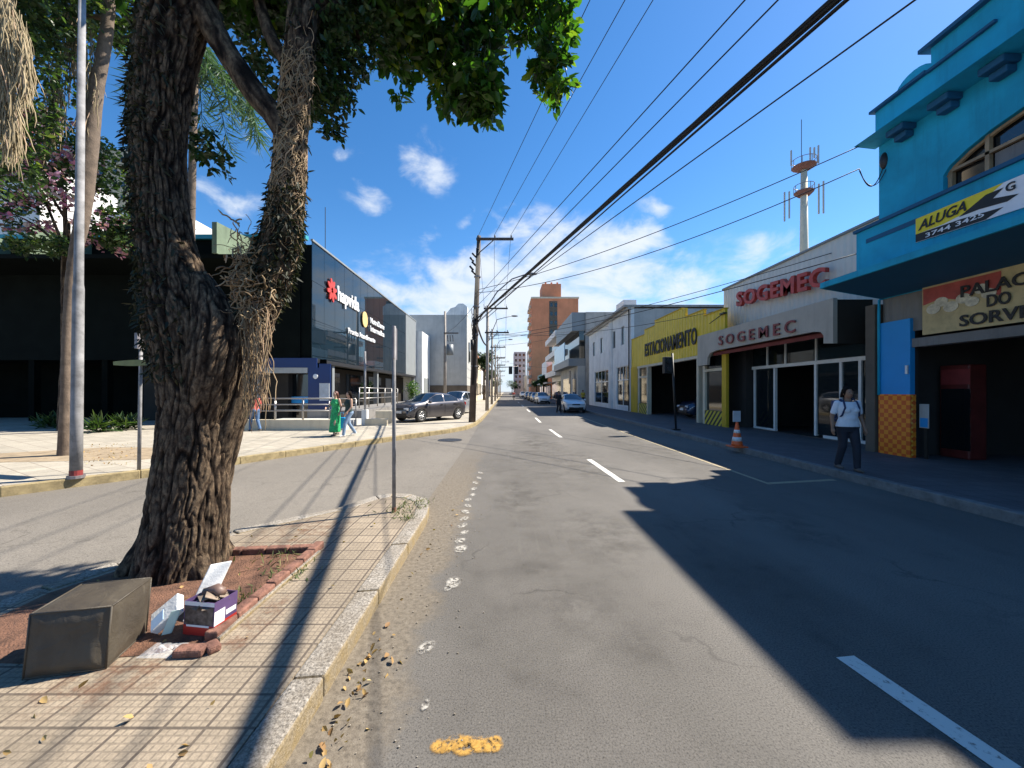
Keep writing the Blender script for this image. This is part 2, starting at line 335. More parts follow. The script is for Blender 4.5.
M['dryleaf'] = leafmat('dry_leaf', (.2,.1,.04), (.42,.27,.1), (.55,.42,.2), .7, .2)
M['grass'] = leafmat('grass', (.05,.08,.02), (.12,.14,.05), (.3,.25,.12), .7, .3)
M['galv'] = pm('galvanised', (.27,.265,.27), .45, 4, .75, .15, 60, metal=0, spec=.2, stain=.6)
M['galv_dark'] = pm('galvanised_dark', (.25,.23,.24), .25, 6, .5, .1, 60, metal=.5, stain=.35)
M['steel'] = pm('brushed_steel', (.3,.29,.28), .1, 6, .35, .03, 60, metal=.6)
M['polewood'] = pm('pole_weathered', (.10,.075,.06), .4, 3, .9, .6, 40, stain=.6, streak=True)
M['poleconc'] = pm('pole_concrete', (.33,.29,.25), .25, 3, .85, .4, 50, stain=.5, streak=True)
M['black'] = pm('black_rubber', (.012,.012,.013), .3, 8, .6, .1, 60)
M['blackmetal'] = pm('black_metal', (.02,.02,.022), .3, 8, .45, .05, 60)
M['conc'] = pm('raw_concrete', (.36,.34,.31), .25, .9, .85, .3, 30, stain=.65, streak=True)
M['conc_dark'] = pm('raw_concrete_dark', (.2,.19,.18), .25, .9, .85, .3, 30, stain=.65, streak=True)
M['greenconc'] = pm('green_concrete', (.15,.2,.13), .3, 1.2, .85, .3, 30, stain=.7, streak=True)
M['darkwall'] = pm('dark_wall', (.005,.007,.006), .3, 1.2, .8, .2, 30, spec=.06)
M['white'] = pm('white_plaster', (.76,.75,.72), .15, 1, .8, .15, 40, stain=.4, streak=True)
M['cream'] = pm('cream_plaster', (.62,.54,.4), .15, 1, .8, .15, 40, stain=.35, streak=True)
M['grey'] = pm('grey_plaster', (.42,.42,.40), .15, 1, .8, .15, 40, stain=.4, streak=True)
M['greypanel'] = pm('grey_panel', (.22,.235,.24), .12, 1, .5, .05, 40)
M['brown'] = pm('brown_plaster', (.12,.095,.07), .2, 1, .85, .2, 40, stain=.4)
M['taupe'] = pm('taupe_fascia', (.42,.38,.32), .12, 1.5, .7, .1, 40, stain=.3, streak=True)
M['darkbrown'] = pm('dark_brown', (.04,.035,.03), .2, 1, .7, .1, 40, spec=.06)
M['blue'] = pm('turquoise_plaster', (.006,.36,.56), .28, .7, .8, .25, 50, stain=.55, streak=True)
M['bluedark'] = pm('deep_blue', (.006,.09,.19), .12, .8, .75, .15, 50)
M['bluevivid'] = pm('vivid_blue', (.01,.28,.66), .1, 1, .6, .1, 50)
M['atmblue'] = pm('atm_blue', (.004,.026,.13), .1, 1, .4, .05, 50)
M['yellow'] = pm('yellow_plaster', (.58,.38,.02), .15, 1.2, .75, .15, 40, stain=.5, streak=True)
M['yellowcor'] = corrugated('yellow_corrugated', (.8,.56,.02), 1, 3.2, .25, .75)
M['whitecor'] = corrugated('white_corrugated', (.66,.65,.6), 1, 4.5, .08, .3)
M['slats'] = corrugated('grey_slats', (.2,.19,.17), 1, 5, .2, .5)
M['redletter'] = pm('red_letter', (.5,.045,.03), .25, 4, .45, .05, 40, stain=.2)
M['maroon'] = pm('maroon_letter', (.22,.03,.03), .25, 4, .5, .05, 40)
M['red'] = pm('red_paint', (.5,.03,.02), .2, 4, .45, .05, 40)
M['orange'] = pm('orange_plastic', (.8,.13,.03), .15, 8, .5, .05, 60, stain=.25)
M['retro'] = pm('reflective_white', (.75,.75,.73), .1, 8, .4, .03, 60, stain=.2)
M['blacktext'] = pm('black_text', (.015,.015,.015), .2, 6, .6, .05, 40)
M['whitetext'] = pm('white_text', (.8,.8,.8), .05, 6, .5, .02, 40)
M['frame'] = pm('white_frame', (.72,.72,.70), .1, 4, .45, .05, 40)
M['woodframe'] = pm('wood_frame', (.32,.22,.12), .25, 6, .6, .2, 40)
M['glass'] = glassmat('shop_glass', trans=.6)
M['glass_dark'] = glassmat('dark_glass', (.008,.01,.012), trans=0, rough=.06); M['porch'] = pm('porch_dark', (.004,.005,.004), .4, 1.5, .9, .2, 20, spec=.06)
M['cladding_glass'] = glassmat('curtain_glass', (.006,.014,.022), trans=0, rough=.02); M['cladding_glass'].node_tree.nodes['Principled BSDF'].inputs['Specular IOR Level'].default_value = .55
M['carglass'] = glassmat('car_glass', (.01,.014,.017), trans=0, rough=.03)
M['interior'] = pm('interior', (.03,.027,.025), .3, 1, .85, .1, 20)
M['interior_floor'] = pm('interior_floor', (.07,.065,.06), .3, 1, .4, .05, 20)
M['curtain'] = pm('curtain', (.5,.52,.55), .2, 3, .8, .2, 20)
M['rtile'] = pm('roof_tile', (.35,.16,.09), .3, 2, .85, .5, 30, stain=.4)
M['redbrick'] = pm('red_brick_tower', (.62,.24,.12), .15, .4, .85, .1, 20, stain=.25, streak=True)
M['pinkwall'] = pm('pale_pink_wall', (.5,.42,.4), .15, .4, .85, .1, 20, stain=.25, streak=True)
M['beige'] = pm('beige_tower', (.5,.4,.27), .12, .5, .85, .1, 20, stain=.2)
M['whitetower'] = pm('white_tower', (.68,.66,.63), .1, .5, .85, .1, 20, stain=.2)
M['teal'] = pm('teal_strip', (.03,.28,.33), .15, 1, .5, .05, 40)
M['tyre'] = pm('tyre', (.02,.02,.02), .2, 8, .85, .1, 60)
M['rim'] = pm('alloy_rim', (.5,.5,.5), .1, 8, .35, .02, 60, metal=.8)
def carpaint(name, c, metal=.6):
    m, N, L, B = newmat(name); B.inputs['Base Color'].default_value = (*c,1); B.inputs['Metallic'].default_value = metal
    B.inputs['Roughness'].default_value = .35; B.inputs['Coat Weight'].default_value = .8; B.inputs['Coat Roughness'].default_value = .05
    tc = N.new('ShaderNodeTexCoord'); n = nzn(N, L, tc.outputs['Object'], 3, 5)
    L.new(ramp(N, L, n, [(.3, dark(c,.88)), (.7, c)]), B.inputs['Base Color']); return m
M['car_grey'] = carpaint('paint_graphite', (.09,.085,.095)); M['car_white'] = carpaint('paint_white', (.75,.76,.78), .05)
M['car_silver'] = carpaint('paint_silver', (.42,.43,.45)); M['car_black'] = carpaint('paint_black', (.02,.022,.028)); M['car_blue'] = carpaint('paint_blue', (.03,.05,.1))
M['lamp_clear'] = pm('headlamp', (.7,.72,.75), .05, 5, .15, 0, 10, metal=.3)
M['lamp_red'] = pm('tail_lamp', (.35,.01,.01), .05, 5, .2, 0, 10)
M['plate'] = pm('number_plate', (.65,.65,.65), .05, 5, .4, 0, 10)
def bark():
    m, N, L, B = newmat('rough_bark'); tc = N.new('ShaderNodeTexCoord'); v = tc.outputs['Object']
    at = N.new('ShaderNodeAttribute'); at.attribute_name = 'ridge'
    col = ramp(N, L, at.outputs['Fac'], [(0, (.004,.003,.002)), (.45, (.018,.012,.009)), (.75, (.058,.041,.03)), (1, (.145,.108,.076))])
    sp = nzn(N, L, v, 28, 7, .75, (1,1,.6)); col = mixc(N, L, 1.0, col, ramp(N, L, sp, [(.34, (.3,.3,.3)), (.5, (.9,.87,.83)), (.68, (1.9,1.8,1.6))]), 'MULTIPLY')
    li = nzn(N, L, v, 7, 6, .7); col = mixc(N, L, ramp(N, L, li, [(.6, (0,0,0)), (.74, (.45,)*3)]), col, (.17,.18,.11))
    L.new(col, B.inputs['Base Color']); B.inputs['Roughness'].default_value = .95; B.inputs['Specular IOR Level'].default_value = .2
    bump(N, L, B, sp, .9, .02); return m
M['bark'] = bark()
def checker_orange():
    m, N, L, B = newmat('orange_patterned_tiles'); tc = N.new('ShaderNodeTexCoord'); v = tc.outputs['Object']
    ck = N.new('ShaderNodeTexChecker'); ck.inputs['Scale'].default_value = 9.5; ck.inputs['Color1'].default_value = (.85,.27,.02,1); ck.inputs['Color2'].default_value = (.7,.1,.015,1)
    L.new(v, ck.inputs['Vector'])
    vo = N.new('ShaderNodeTexVoronoi'); vo.inputs['Scale'].default_value = 9.5; vo.inputs['Randomness'].default_value = .1; L.new(v, vo.inputs['Vector'])
    col = mixc(N, L, ramp(N, L, vo.outputs['Distance'], [(.22, (1,1,1)), (.3, (0,0,0))]), ck.outputs['Color'], (.9,.5,.1))
    L.new(col, B.inputs['Base Color']); B.inputs['Roughness'].default_value = .3; return m
M['checker'] = checker_orange()
def hazard():
    m, N, L, B = newmat('hazard_stripes'); tc = N.new('ShaderNodeTexCoord'); sx = N.new('ShaderNodeSeparateXYZ'); L.new(tc.outputs['Object'], sx.inputs[0])
    a = mth(N, L, 'ADD', sx.outputs[1], sx.outputs[2]); fr = mth(N, L, 'FRACT', mth(N, L, 'MULTIPLY', a, 3.2)); s = mth(N, L, 'GREATER_THAN', fr, .5)
    L.new(mixc(N, L, s, (.6,.48,.04), (.03,.03,.03)), B.inputs['Base Color']); B.inputs['Roughness'].default_value = .7; return m
M['hazard'] = hazard()
def text_mesh(s, name, mat, parent, origin, xdir, ydir, width, height, extrude=.02, bold=0.0, slant=0.0, shear=0.0, space=1.0):
    cu = bpy.data.curves.new('t', 'FONT'); cu.body = s; cu.extrude = 1; cu.offset = bold; cu.shear = slant; cu.resolution_u = 3; cu.space_character = space
    to = bpy.data.objects.new('t', cu); C.objects.link(to); bpy.context.view_layer.update()
    me = bpy.data.meshes.new_from_object(to.evaluated_get(bpy.context.evaluated_depsgraph_get()))
    bpy.data.objects.remove(to); bpy.data.curves.remove(cu)
    co = [v.co.copy() for v in me.vertices]; x0 = min(c.x for c in co); x1 = max(c.x for c in co); y0 = min(c.y for c in co); y1 = max(c.y for c in co)
    xd = Vector(xdir).normalized(); yd = Vector(ydir).normalized(); nd = xd.cross(yd); off = ORG.get(parent, Vector((0,0,0)))
    for v, c in zip(me.vertices, co):
        u = (c.x-x0)/(x1-x0); w = (c.y-y0)/(y1-y0)
        v.co = Vector(origin) + xd*(u*width) + yd*(w*height + u*shear) + nd*(extrude*(c.z+1)/2) - off
    me.name = name; me.materials.clear(); me.materials.append(mat); me.update()
    o = bpy.data.objects.new(name, me); C.objects.link(o); o.parent = parent; ORG[o] = off.copy(); return o
# ------------------------------------------------------------------ ground, roads, pavements
struct('ground', MB().poly([(-400,-60,-.012),(400,-60,-.012),(400,900,-.012),(-400,900,-.012)]), M['ground'])
struct('side_street', MB().poly([(-40,-25,-.006),(-1.0,-25,-.006),(-1.0,19,-.006),(-12,12,-.006),(-40,-12,-.006)]), M['asphalt_old'])
struct('road', MB().poly([(-1.2,-25,0),(6.55,-25,0),(6.55,420,0),(-1.3,420,0),(-1.3,18,0),(-1.2,12,0)]), M['asphalt'])
isl = [(-1.0,-8),(-1.0,4.9),(-1.04,5.3),(-1.15,5.62),(-1.4,5.86),(-1.72,5.93),(-1.95,5.8),(-2.28,5.15),(-3.08,4.34),(-3.58,3.54),(-3.75,3.1),(-3.9,2.6),(-3.98,0),(-4.0,-8)]
kw = .17
inn = [(-1.0-kw,-7.9),(-1.0-kw,4.85),(-1.2,5.2),(-1.3,5.48),(-1.48,5.66),(-1.7,5.72),(-1.84,5.62),(-2.13,5.08),(-2.94,4.25),(-3.43,3.45),(-3.59,3.05),(-3.73,2.55),(-3.81,0),(-3.83,-7.9)]
struct('island_pavement', MB().prism(inn, -.01, .124), M['island'])
kb = MB(); n = len(isl)
for i in range(n-1):
    a0 = Vector(isl[i]); a1 = Vector(isl[i+1]); b0 = Vector(inn[i]); b1 = Vector(inn[i+1]); k = max(1, int((a1-a0).length/.9))
    for j in range(k):
        g = .004/max(.01,(a1-a0).length); t0 = j/k+g; t1 = (j+1)/k-g; dz = random.uniform(-.006,.006)
        kb.prism([a0.lerp(a1,t0), a0.lerp(a1,t1), b0.lerp(b1,t1), b0.lerp(b1,t0)], -.02, .13+dz)
o = struct('island_kerb', kb, M['kerb']); bv = o.modifiers.new('b','BEVEL'); bv.width = .018; bv.segments = 2
lw = [(-60,-20),(-16,-6),(-11.6,1.2),(-8.1,6.17),(-7.1,7.5),(-6.17,8.97),(-3.5,13.6),(-2.25,15.6),(-1.7,16.9),(-1.42,18.8),(-1.3,22),(-1.25,30),(-1.25,420)]
struct('left_pavement', MB().prism([(p[0]-.12*(0 if i>8 else 1)-.03, p[1]+.1*(0 if i>8 else 1)) for i,p in enumerate(lw)] + [(-60,420)], -.02, .146), M['walk_left'])
def kerb_line(pts, w, side, z1, mat, name, L=1.0):
    kb = MB()
    for i in range(len(pts)-1):
        a = Vector(pts[i]); b = Vector(pts[i+1]); d = (b-a); l = d.length; d.normalize(); nrm = Vector((-d.y, d.x))*side; k = max(1, int(l/L)) if l < 60 else 1
        for j in range(k):
            p = a + d*(l*j/k+.003); q = a + d*(l*(j+1)/k-.003)
            kb.prism([p, q, q+nrm*w, p+nrm*w] if side > 0 else [q, p, p+nrm*w, q+nrm*w], -.02, z1+random.uniform(-.004,.004))
    o = struct(name, kb, mat); bv = o.modifiers.new('b','BEVEL'); bv.width = .015; bv.segments = 2
kerb_line(lw[1:], .14, 1, .155, M['kerb_yellow'], 'left_kerb')
struct('right_pavement', MB().box(6.66,14,-25,60,-.02,.146), M['walk_right'])
struct('right_pavement_far', MB().box(6.66,9.6,60,420,-.02,.146), M['walk_right'])
kerb_line([(6.5,-20),(6.5,60)], .16, -1, .152, M['kerb_dark'], 'right_kerb')
kerb_line([(6.5,60),(6.5,420)], .16, -1, .152, M['kerb_dark'], 'right_kerb_far', 400)
# painted markings
mk = MB(); y = 1.95 - 2.7 + .35
def dash(y0, y1, x=2.98, w=.13): mk.poly([(x-w/2,y0,.004),(x+w/2,y0,.004),(x+w/2,y1,.004),(x-w/2,y1,.004)])
cx = lambda y: 2.3 + 0.0*y
for (a, b) in [((845,657),(1010,770)), ((589,459.5),(622,482)), ((550,429.5),(561,437.5)), ((535.5,417.8),(540.5,422.5)), ((527,409.5),(530,412)), ((521.5,405),(523.5,406.6)), ((518,402),(519,403))]:
    p = G(*a); q = G(*b); d = (q-p).normalized(); nn = Vector((-d.y,d.x,0))*.065
    mk.poly([p+nn+Vector((0,0,.004)), q+nn+Vector((0,0,.004)), q-nn+Vector((0,0,.004)), p-nn+Vector((0,0,.004))])
struct('lane_marking', mk, M['paint'])
mk = MB(); mk.poly([(4.78,7.0,.004),(4.86,7.0,.004),(5.0,26,.004),(4.9,26,.004)]); mk.poly([(4.87,7.02,.004),(6.3,7.3,.004),(6.3,7.42,.004),(4.87,7.14,.004)])
struct('parking_marking', mk, M['paint_worn'])
def flakes(name, lst, mat, z=.005, n=10):
    mb = MB(); ed_ = []
    for q_, (x, y, rx, ry) in enumerate(lst):
        b0 = len(mb.v); rot = random.uniform(-.5,.5)
        for i in range(n+1):
            for j in range(n+1):
                u, w = 2*i/n-1, 2*j/n-1; a = u*rx*1.25; c_ = w*ry*1.25; mb.v.append((x+a*math.cos(rot)-c_*math.sin(rot), y+a*math.sin(rot)+c_*math.cos(rot), z+.0002*q_)); ed_.append(max(0, min(1, 3.2*(1-math.hypot(u,w)))))
        for i in range(n):
            for j in range(n): mb.f.append((b0+i*(n+1)+j,b0+(i+1)*(n+1)+j,b0+(i+1)*(n+1)+j+1,b0+i*(n+1)+j+1))
    o = struct(name, mb, mat); a = o.data.attributes.new('edge','FLOAT','POINT'); a.data.foreach_set('value', np.array(ed_, np.float32)); return o
fl_ = []
for px, py, w in [(479,473,5),(478,478,5),(476,483,6),(474,489,6),(472,495,6),(470,500,7),(468,506,7),(467,512,8),(466,519,8),(464.5,526,9),(463,533,8),(462,541,10),(462,549,13),(454,583,15),(446,588,8),(430,648,14),(426,706,8),(340,610,5)]:
    p = G(px, py); fl_.append((p.x+random.uniform(-.03,.03), p.y, w*p.y/F*.42, w*p.y/F*.5+.012*p.y*.5))
flakes('kerb_line_paint', fl_, M['flake'])
flakes('yellow_road_mark', [(-.18+dx, 1.84+dy, s, s*.7) for dx, dy, s in [(-.12,0,.05),(-.07,.012,.055),(-.01,-.01,.05),(.06,.008,.055),(.12,.0,.045),(.13,.03,.03),(.01,.025,.035)]], M['flake_yellow'])
mk = MB(); p = G(450,440); mk.prism([(p.x+.42*math.cos(a), p.y+.42*math.sin(a)) for a in [2*math.pi*i/24 for i in range(24)]], -.01, .004)
tag(mk.build('manhole_cover', M['blackmetal']), 'round dark manhole cover in the side street asphalt', 'manhole cover')
mk = MB(); mk.prism([(-3.5,2.25),(-2.7,2.22),(-2.1,2.3),(-1.9,2.42),(-1.9,3.72),(-2.6,3.86),(-3.3,3.6),(-3.55,3.0)], .11, .128)
struct('soil_bed', mk, M['soil'])
def soft_patch(name, x, y, rx, ry, z, mat, rot=0, n=14):
    mb = MB(); ed_ = []
    for i in range(n+1):
        for j in range(n+1):
            u, w = 2*i/n-1, 2*j/n-1; a = u*rx; c_ = w*ry; mb.v.append((x+a*math.cos(rot)-c_*math.sin(rot), y+a*math.sin(rot)+c_*math.cos(rot), z)); ed_.append(max(0, min(1, 1.6*(1-math.hypot(u,w)))))
    for i in range(n):
        for j in range(n): mb.f.append((i*(n+1)+j,(i+1)*(n+1)+j,(i+1)*(n+1)+j+1,i*(n+1)+j+1))
    o = struct(name, mb, mat); a = o.data.attributes.new('edge','FLOAT','POINT'); a.data.foreach_set('value', np.array(ed_, np.float32)); return o
soft_patch('scattered_soil', -2.15, 2.12, .42, .3, .1285, M['soil_thin'], .3); soft_patch('scattered_soil', -2.25, 4.3, .62, .5, .1285, M['soil_thin'], .4); soft_patch('scattered_soil', -1.68, 2.6, .14, .5, .1292, M['soil_thin'])
for (x,y,rx,ry) in [(.35,3.2,1.2,2.8),(.6,9,1.6,5),(2.2,3.5,.7,2.2),(4.2,12,1.2,6)]: soft_patch('road_wear', x, y, rx, ry, .0012, M['patch'])
for (x,y,rx,ry) in [(.55,3.0,.35,.4),(.9,2.6,.2,.25),(.3,3.7,.3,.2),(1.2,4.6,.6,1.1),(.2,6.2,.5,1.5),(1.9,9,.8,2.5),(.1,2.3,.12,.12),(3.6,5,.5,1.2),(1.0,13,.9,4)]: soft_patch('road_stain', x, y, rx, ry, .002, M['stain'])
struct('earth_patch', MB().prism([(-12.4,8.2),(-8.2,8.7),(-7.7,9.6),(-9.0,10.5),(-11,10.6),(-12.8,9.4)], .1, .152), M['dirt'])

# ------------------------------------------------------------------ right side: turquoise shop
XB = 9.47
b = thing('turquoise_building', 'turquoise two storey shop building with stepped parapet and arched window', 'building', (XB, 4, 0))
w = MB(); w.prism_x([(y,z) for y,z in [(-3,5.6),(8.32,5.6),(8.32,6.35),(8.2,6.5),(7.9,6.66),(7.5,6.8),(7.0,6.9),(6.4,6.93),(5.9,6.9),(5.4,6.8),(5.0,6.66),(4.7,6.5),(4.58,6.35),(4.58,5.6),(-3,5.6)][:0]] or [(8.32,5.6),(9.75,5.6),(9.75,8.0),(-3,8.0),(-3,5.6),(4.58,5.6),(4.58,6.35),(4.7,6.5),(5.0,6.66),(5.4,6.8),(5.9,6.9),(6.4,6.93),(7.0,6.9),(7.5,6.8),(7.9,6.66),(8.2,6.5),(8.32,6.35)], XB, XB+.3)
w.box(XB+.3, 20, 9.5, 9.75, .15, 8.0); w.box(XB, XB+.3, -3, 9.75, 4.0, 5.6); w.box(XB+.3, 20, -3, 9.5, 7.7, 7.95)
w.box(19.7,20,-3,9.5,0,7.7); w.box(XB+.3,19.7,-3,-2.7,0,7.7)
w.build('wall', M['blue'], b)
MB().box(XB+.31,19.6,-2.6,9.4,4.1,4.3).build('floor_slab', M['conc_dark'], b)
par = MB(); par.box(XB-.12, XB+.2, -3, 9.72, 8.0, 8.72); par.box(XB-.12, XB+.2, 5.1, 8.45, 8.72, 9.22)
par.build('parapet', M['blue'], b)
cp = MB(); cp.box(XB-.22, XB+.25, -3, 5.05, 8.72, 8.79); cp.box(XB-.22, XB+.25, 8.5, 9.8, 8.72, 8.79); cp.box(XB-.24, XB+.25, 5.0, 8.62, 9.22, 9.31); cp.box(XB-.2, XB-.121, 7.3, 8.5, 8.7, 8.76)
cp.build('coping', M['bluedark'], b, bevel=.01)
ev = MB(); ev.prism_y([(XB-.55,7.94),(XB,7.88),(XB,8.2),(XB-.12,8.2)], -3, 9.85); ev.build('cornice', M['blue'], b)
for y in (9.05,8.15,7.25,6.35,5.45,4.5,3.5):
    cb = MB(); cb.box(XB-.34, XB, y-.2, y+.2, 7.76, 7.9); cb.box(XB-.2, XB, y-.14, y+.14, 7.62, 7.76); cb.build('corbel', M['bluedark'], b, bevel=.02)  # same paint as the wall; eave shade put into a darker colour
MB().ball((XB+.03,9.62,7.45),(.12,.1,.22)).build('insulator_bracket', M['blackmetal'], b, True)
sc1 = MB(); sc1.prism_x([(8.45+.0,8.79)]+[(8.45+.42*(1-math.cos(a)),8.79+.3*math.sin(a)) for a in [math.pi*i/10 for i in range(1,10)]]+[(9.29,8.79)], XB-.05, XB+.1)
sc1.build('scroll_ornament', M['blue'], b)
wf = MB(); arch = [(8.32,6.35),(8.2,6.5),(7.9,6.66),(7.5,6.8),(7.0,6.9),(6.4,6.93),(5.9,6.9),(5.4,6.8),(5.0,6.66),(4.7,6.5),(4.58,6.35)]
for i in range(len(arch)-1): wf.tube([(XB+.12,arch[i][0],arch[i][1]-.03),(XB+.12,arch[i+1][0],arch[i+1][1]-.03)], .045, 6)
wf.box(XB+.08,XB+.16,8.22,8.3,5.6,6.4); wf.box(XB+.08,XB+.16,4.6,4.68,5.6,6.4); wf.box(XB+.07,XB+.15,4.6,8.3,6.38,6.44)
for y in (7.62,6.9,6.15,5.4): wf.box(XB+.07,XB+.15,y-.035,y+.035,5.6,6.9)
wf.build('arched_window_frame', M['woodframe'], b); MB().box(XB+.18,XB+.19,4.55,8.35,5.55,6.95).build('window_glass', M['glass_dark'], b)
wc = MB(); wc.box(XB+.14,XB+.155,5.45,6.1,5.62,6.36); wc.box(XB+.14,XB+.155,6.2,7.55,5.62,6.36); wc.build_each('louvre_panel', M['conc_dark'], b)
# balcony wall and canopy
bw = MB(); bw.box(8.78, XB, -3, 9.62, 4.62, 5.62); bw.build('balcony_wall', M['blue'], b)
MB().box(8.72, XB, -3, 9.66, 5.62, 5.7).build('ledge', M['bluedark'], b, bevel=.01); MB().box(8.765,8.779,8.2,9.35,5.28,5.38).build('recessed_band', M['bluedark'], b)
cn = MB(); cn.prism_y([(7.95,4.28),(XB,4.02),(XB,4.62),(8.78,4.62),(7.95,4.42)], -3, 9.72); cn.build('canopy', M['blue'], b)
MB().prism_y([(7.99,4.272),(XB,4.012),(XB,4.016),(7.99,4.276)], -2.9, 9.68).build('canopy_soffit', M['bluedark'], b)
# ground floor
pr = MB(); pr.box(XB-.02, XB+.09, 8.98, 9.7, 1.62, 3.4); pr.build('pier', M['bluevivid'], b); MB().box(XB-.04, XB+.095, 8.96, 9.72, .14, 1.62).build('tiled_pier_base', M['checker'], b)
MB().tube([(XB-.04,9.71,1.6),(XB-.04,9.71,3.7),(XB-.03,9.71,4.0)], .03, 10).build('downpipe', M['blue'], b, True)
MB().box(XB-.07,XB-.041,9.0,9.05,2.1,2.3).build('meter_plate', M['frame'], b)
MB().box(XB+.05,XB+.12,8.6,9.7,3.1,4.02).build('slatted_panel', M['slats'], b)
MB().box(XB+.02,XB+.3,-2.5,8.98,2.72,2.92).build('shutter_box', M['conc_dark'], b)
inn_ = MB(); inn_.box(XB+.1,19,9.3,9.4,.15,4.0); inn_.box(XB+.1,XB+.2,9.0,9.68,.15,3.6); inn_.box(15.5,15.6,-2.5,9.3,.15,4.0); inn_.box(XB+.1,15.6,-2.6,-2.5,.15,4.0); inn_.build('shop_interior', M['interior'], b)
sg = thing('shop_sign', 'cream and red painted ice cream parlour sign above the dark shop opening', 'sign', (XB-.04,6.5,3.5))
x0 = XB-.06; MB().box(x0, x0+.05, 3.2, 8.68, 2.96, 4.02).build('board', pm('sign_cream',(.55,.42,.2),.2,3,.6,.05,30,stain=.5), sg)
hb = MB(); hb.prism_x([(8.66,3.98),(8.66,3.62),(8.3,3.7),(7.95,3.58),(7.6,3.72),(7.3,3.5),(7.3,3.98)], x0-.006, x0); hb.build('red_background', pm('sign_red',(.42,.07,.05),.3,5,.6,.05,30), sg)
sc2 = MB()
for (y,z,r) in [(8.45,3.5,.14),(8.3,3.62,.13),(8.12,3.48,.14),(7.9,3.6,.13),(7.75,3.5,.12),(7.6,3.72,.12),(7.48,3.6,.12)]: sc2.prism_x([(y+r*math.cos(a),z+r*.8*math.sin(a)) for a in [2*math.pi*i/14 for i in range(14)]], x0-.012-.001*len(sc2.v)/28, x0-.006)
sc2.build('ice_cream_picture', pm('sign_icecream',(.62,.55,.4),.35,14,.6,.05,30), sg)
for s_, y_, z_, wd in [('PALACIO',7.93,3.62,1.4),('DO',7.5,3.33,.36),('SORVETE',7.95,3.02,1.5)]:
    text_mesh(s_, 'lettering', M['blacktext'], sg, (x0-.02, y_, z_), (0,-1,0), (0,0,1), wd, .24, .012, .022)
bn = thing('rental_banner', 'yellow black and white ALUGA rental banner on the turquoise balcony wall', 'banner', (8.76,7,5))
bx = 8.75
MB().add([(bx,8.2,4.86),(bx,5.0,4.74),(bx,5.0,5.36),(bx,8.2,5.36),(bx+.012,8.2,4.86),(bx+.012,5.0,4.74),(bx+.012,5.0,5.36),(bx+.012,8.2,5.36)],[(0,1,2,3),(7,6,5,4),(0,4,5,1),(1,5,6,2),(2,6,7,3),(3,7,4,0)]).build('banner_sheet', M['whitetext'], bn)
MB().poly([(bx-.003,8.2,5.36),(bx-.003,8.2,5.03),(bx-.003,7.7,5.03),(bx-.003,7.2,5.1),(bx-.003,6.75,5.36)]).build('yellow_field', pm('banner_yellow',(.8,.62,.02),.05,4,.5,0,20), bn)
bb = MB(); bb.poly([(bx-.005,8.2,5.03),(bx-.005,8.2,4.865),(bx-.005,7.0,4.82),(bx-.005,6.75,4.93),(bx-.005,7.4,5.0)]); bb.poly([(bx-.006,7.42,5.05),(bx-.006,7.1,5.05),(bx-.006,6.7,5.0),(bx-.006,6.55,5.06),(bx-.006,6.9,5.15),(bx-.006,6.75,5.27),(bx-.006,7.0,5.27)])
bb.build('black_swoosh', M['blacktext'], bn)
text_mesh('ALUGA', 'lettering', M['blacktext'], bn, (bx-.012,8.14,5.08), (0,-1,0), (0,0,1), .85, .2, .006, .02, .25, .04)
text_mesh('3744 3425', 'lettering', M['whitetext'], bn, (bx-.012,8.0,4.885), (0,-1,0), (0,0,1), .98, .09, .005, .01)
text_mesh('G', 'lettering', M['blacktext'], bn, (bx-.012,6.72,5.16), (0,-1,0), (0,0,1), .13, .15, .006, .02)
fr = thing('display_fridge', 'dim red upright drinks fridge inside the ice cream shop', 'fridge', (10.8,7.9,.15))
MB().box(10.4,10.8,8.62,9.22,.15,2.3).build('cabinet', pm('dull_red',(.11,.014,.012),.3,4,.5,.05,30), fr, bevel=.03); MB().box(10.385,10.4,8.6,9.17,.35,1.75).build('glass_door', M['glass_dark'], fr); MB().box(10.385,10.4,8.6,9.17,1.85,2.2).build('header_panel', M['maroon'], fr)
for i_,(yy_,lab) in enumerate([(5.6,'dim shelf rack of packaged goods deep in the ice cream shop, nearer one'),(7.0,'dim shelf rack of packaged goods beside the red fridge')]):
    rk = thing('shelf_rack', lab, 'shelf', (12.6,yy_,.15), 'shelf racks in the shop')
    for z_ in (.3,.75,1.2,1.65,2.1): MB().box(12.4,12.9,yy_-.5,yy_+.5,z_,z_+.03).build('shelf', M['frame'], rk)
    for y2 in (yy_-.5,yy_+.5): MB().box(12.4,12.9,y2-.02,y2+.02,.15,2.2).build('side_panel', M['steel'], rk)
    for z_ in (.33,.78,1.23,1.68):
        y2 = yy_-.45
        while y2 < yy_+.4:
            w_ = random.uniform(.06,.13); MB().box(12.42,12.6,y2,y2+w_*.9,z_,z_+random.uniform(.15,.34)).build('packet', M[random.choice(['red','white','yellow','bluevivid','orange','curtain'])], rk); y2 += w_
ad = thing('notice_stand', 'small blue and white notice hung at the edge of the shop opening', 'notice', (9.62,8.7,.15))
MB().box(9.62,9.66,8.78,8.84,.15,.9).build('post', M['darkbrown'], ad); MB().box(9.6,9.61,8.72,8.92,.85,1.4).build('white_notice', M['grey'], ad); MB().box(9.592,9.598,8.74,8.9,.87,1.08).build('blue_panel', M['bluevivid'], ad)

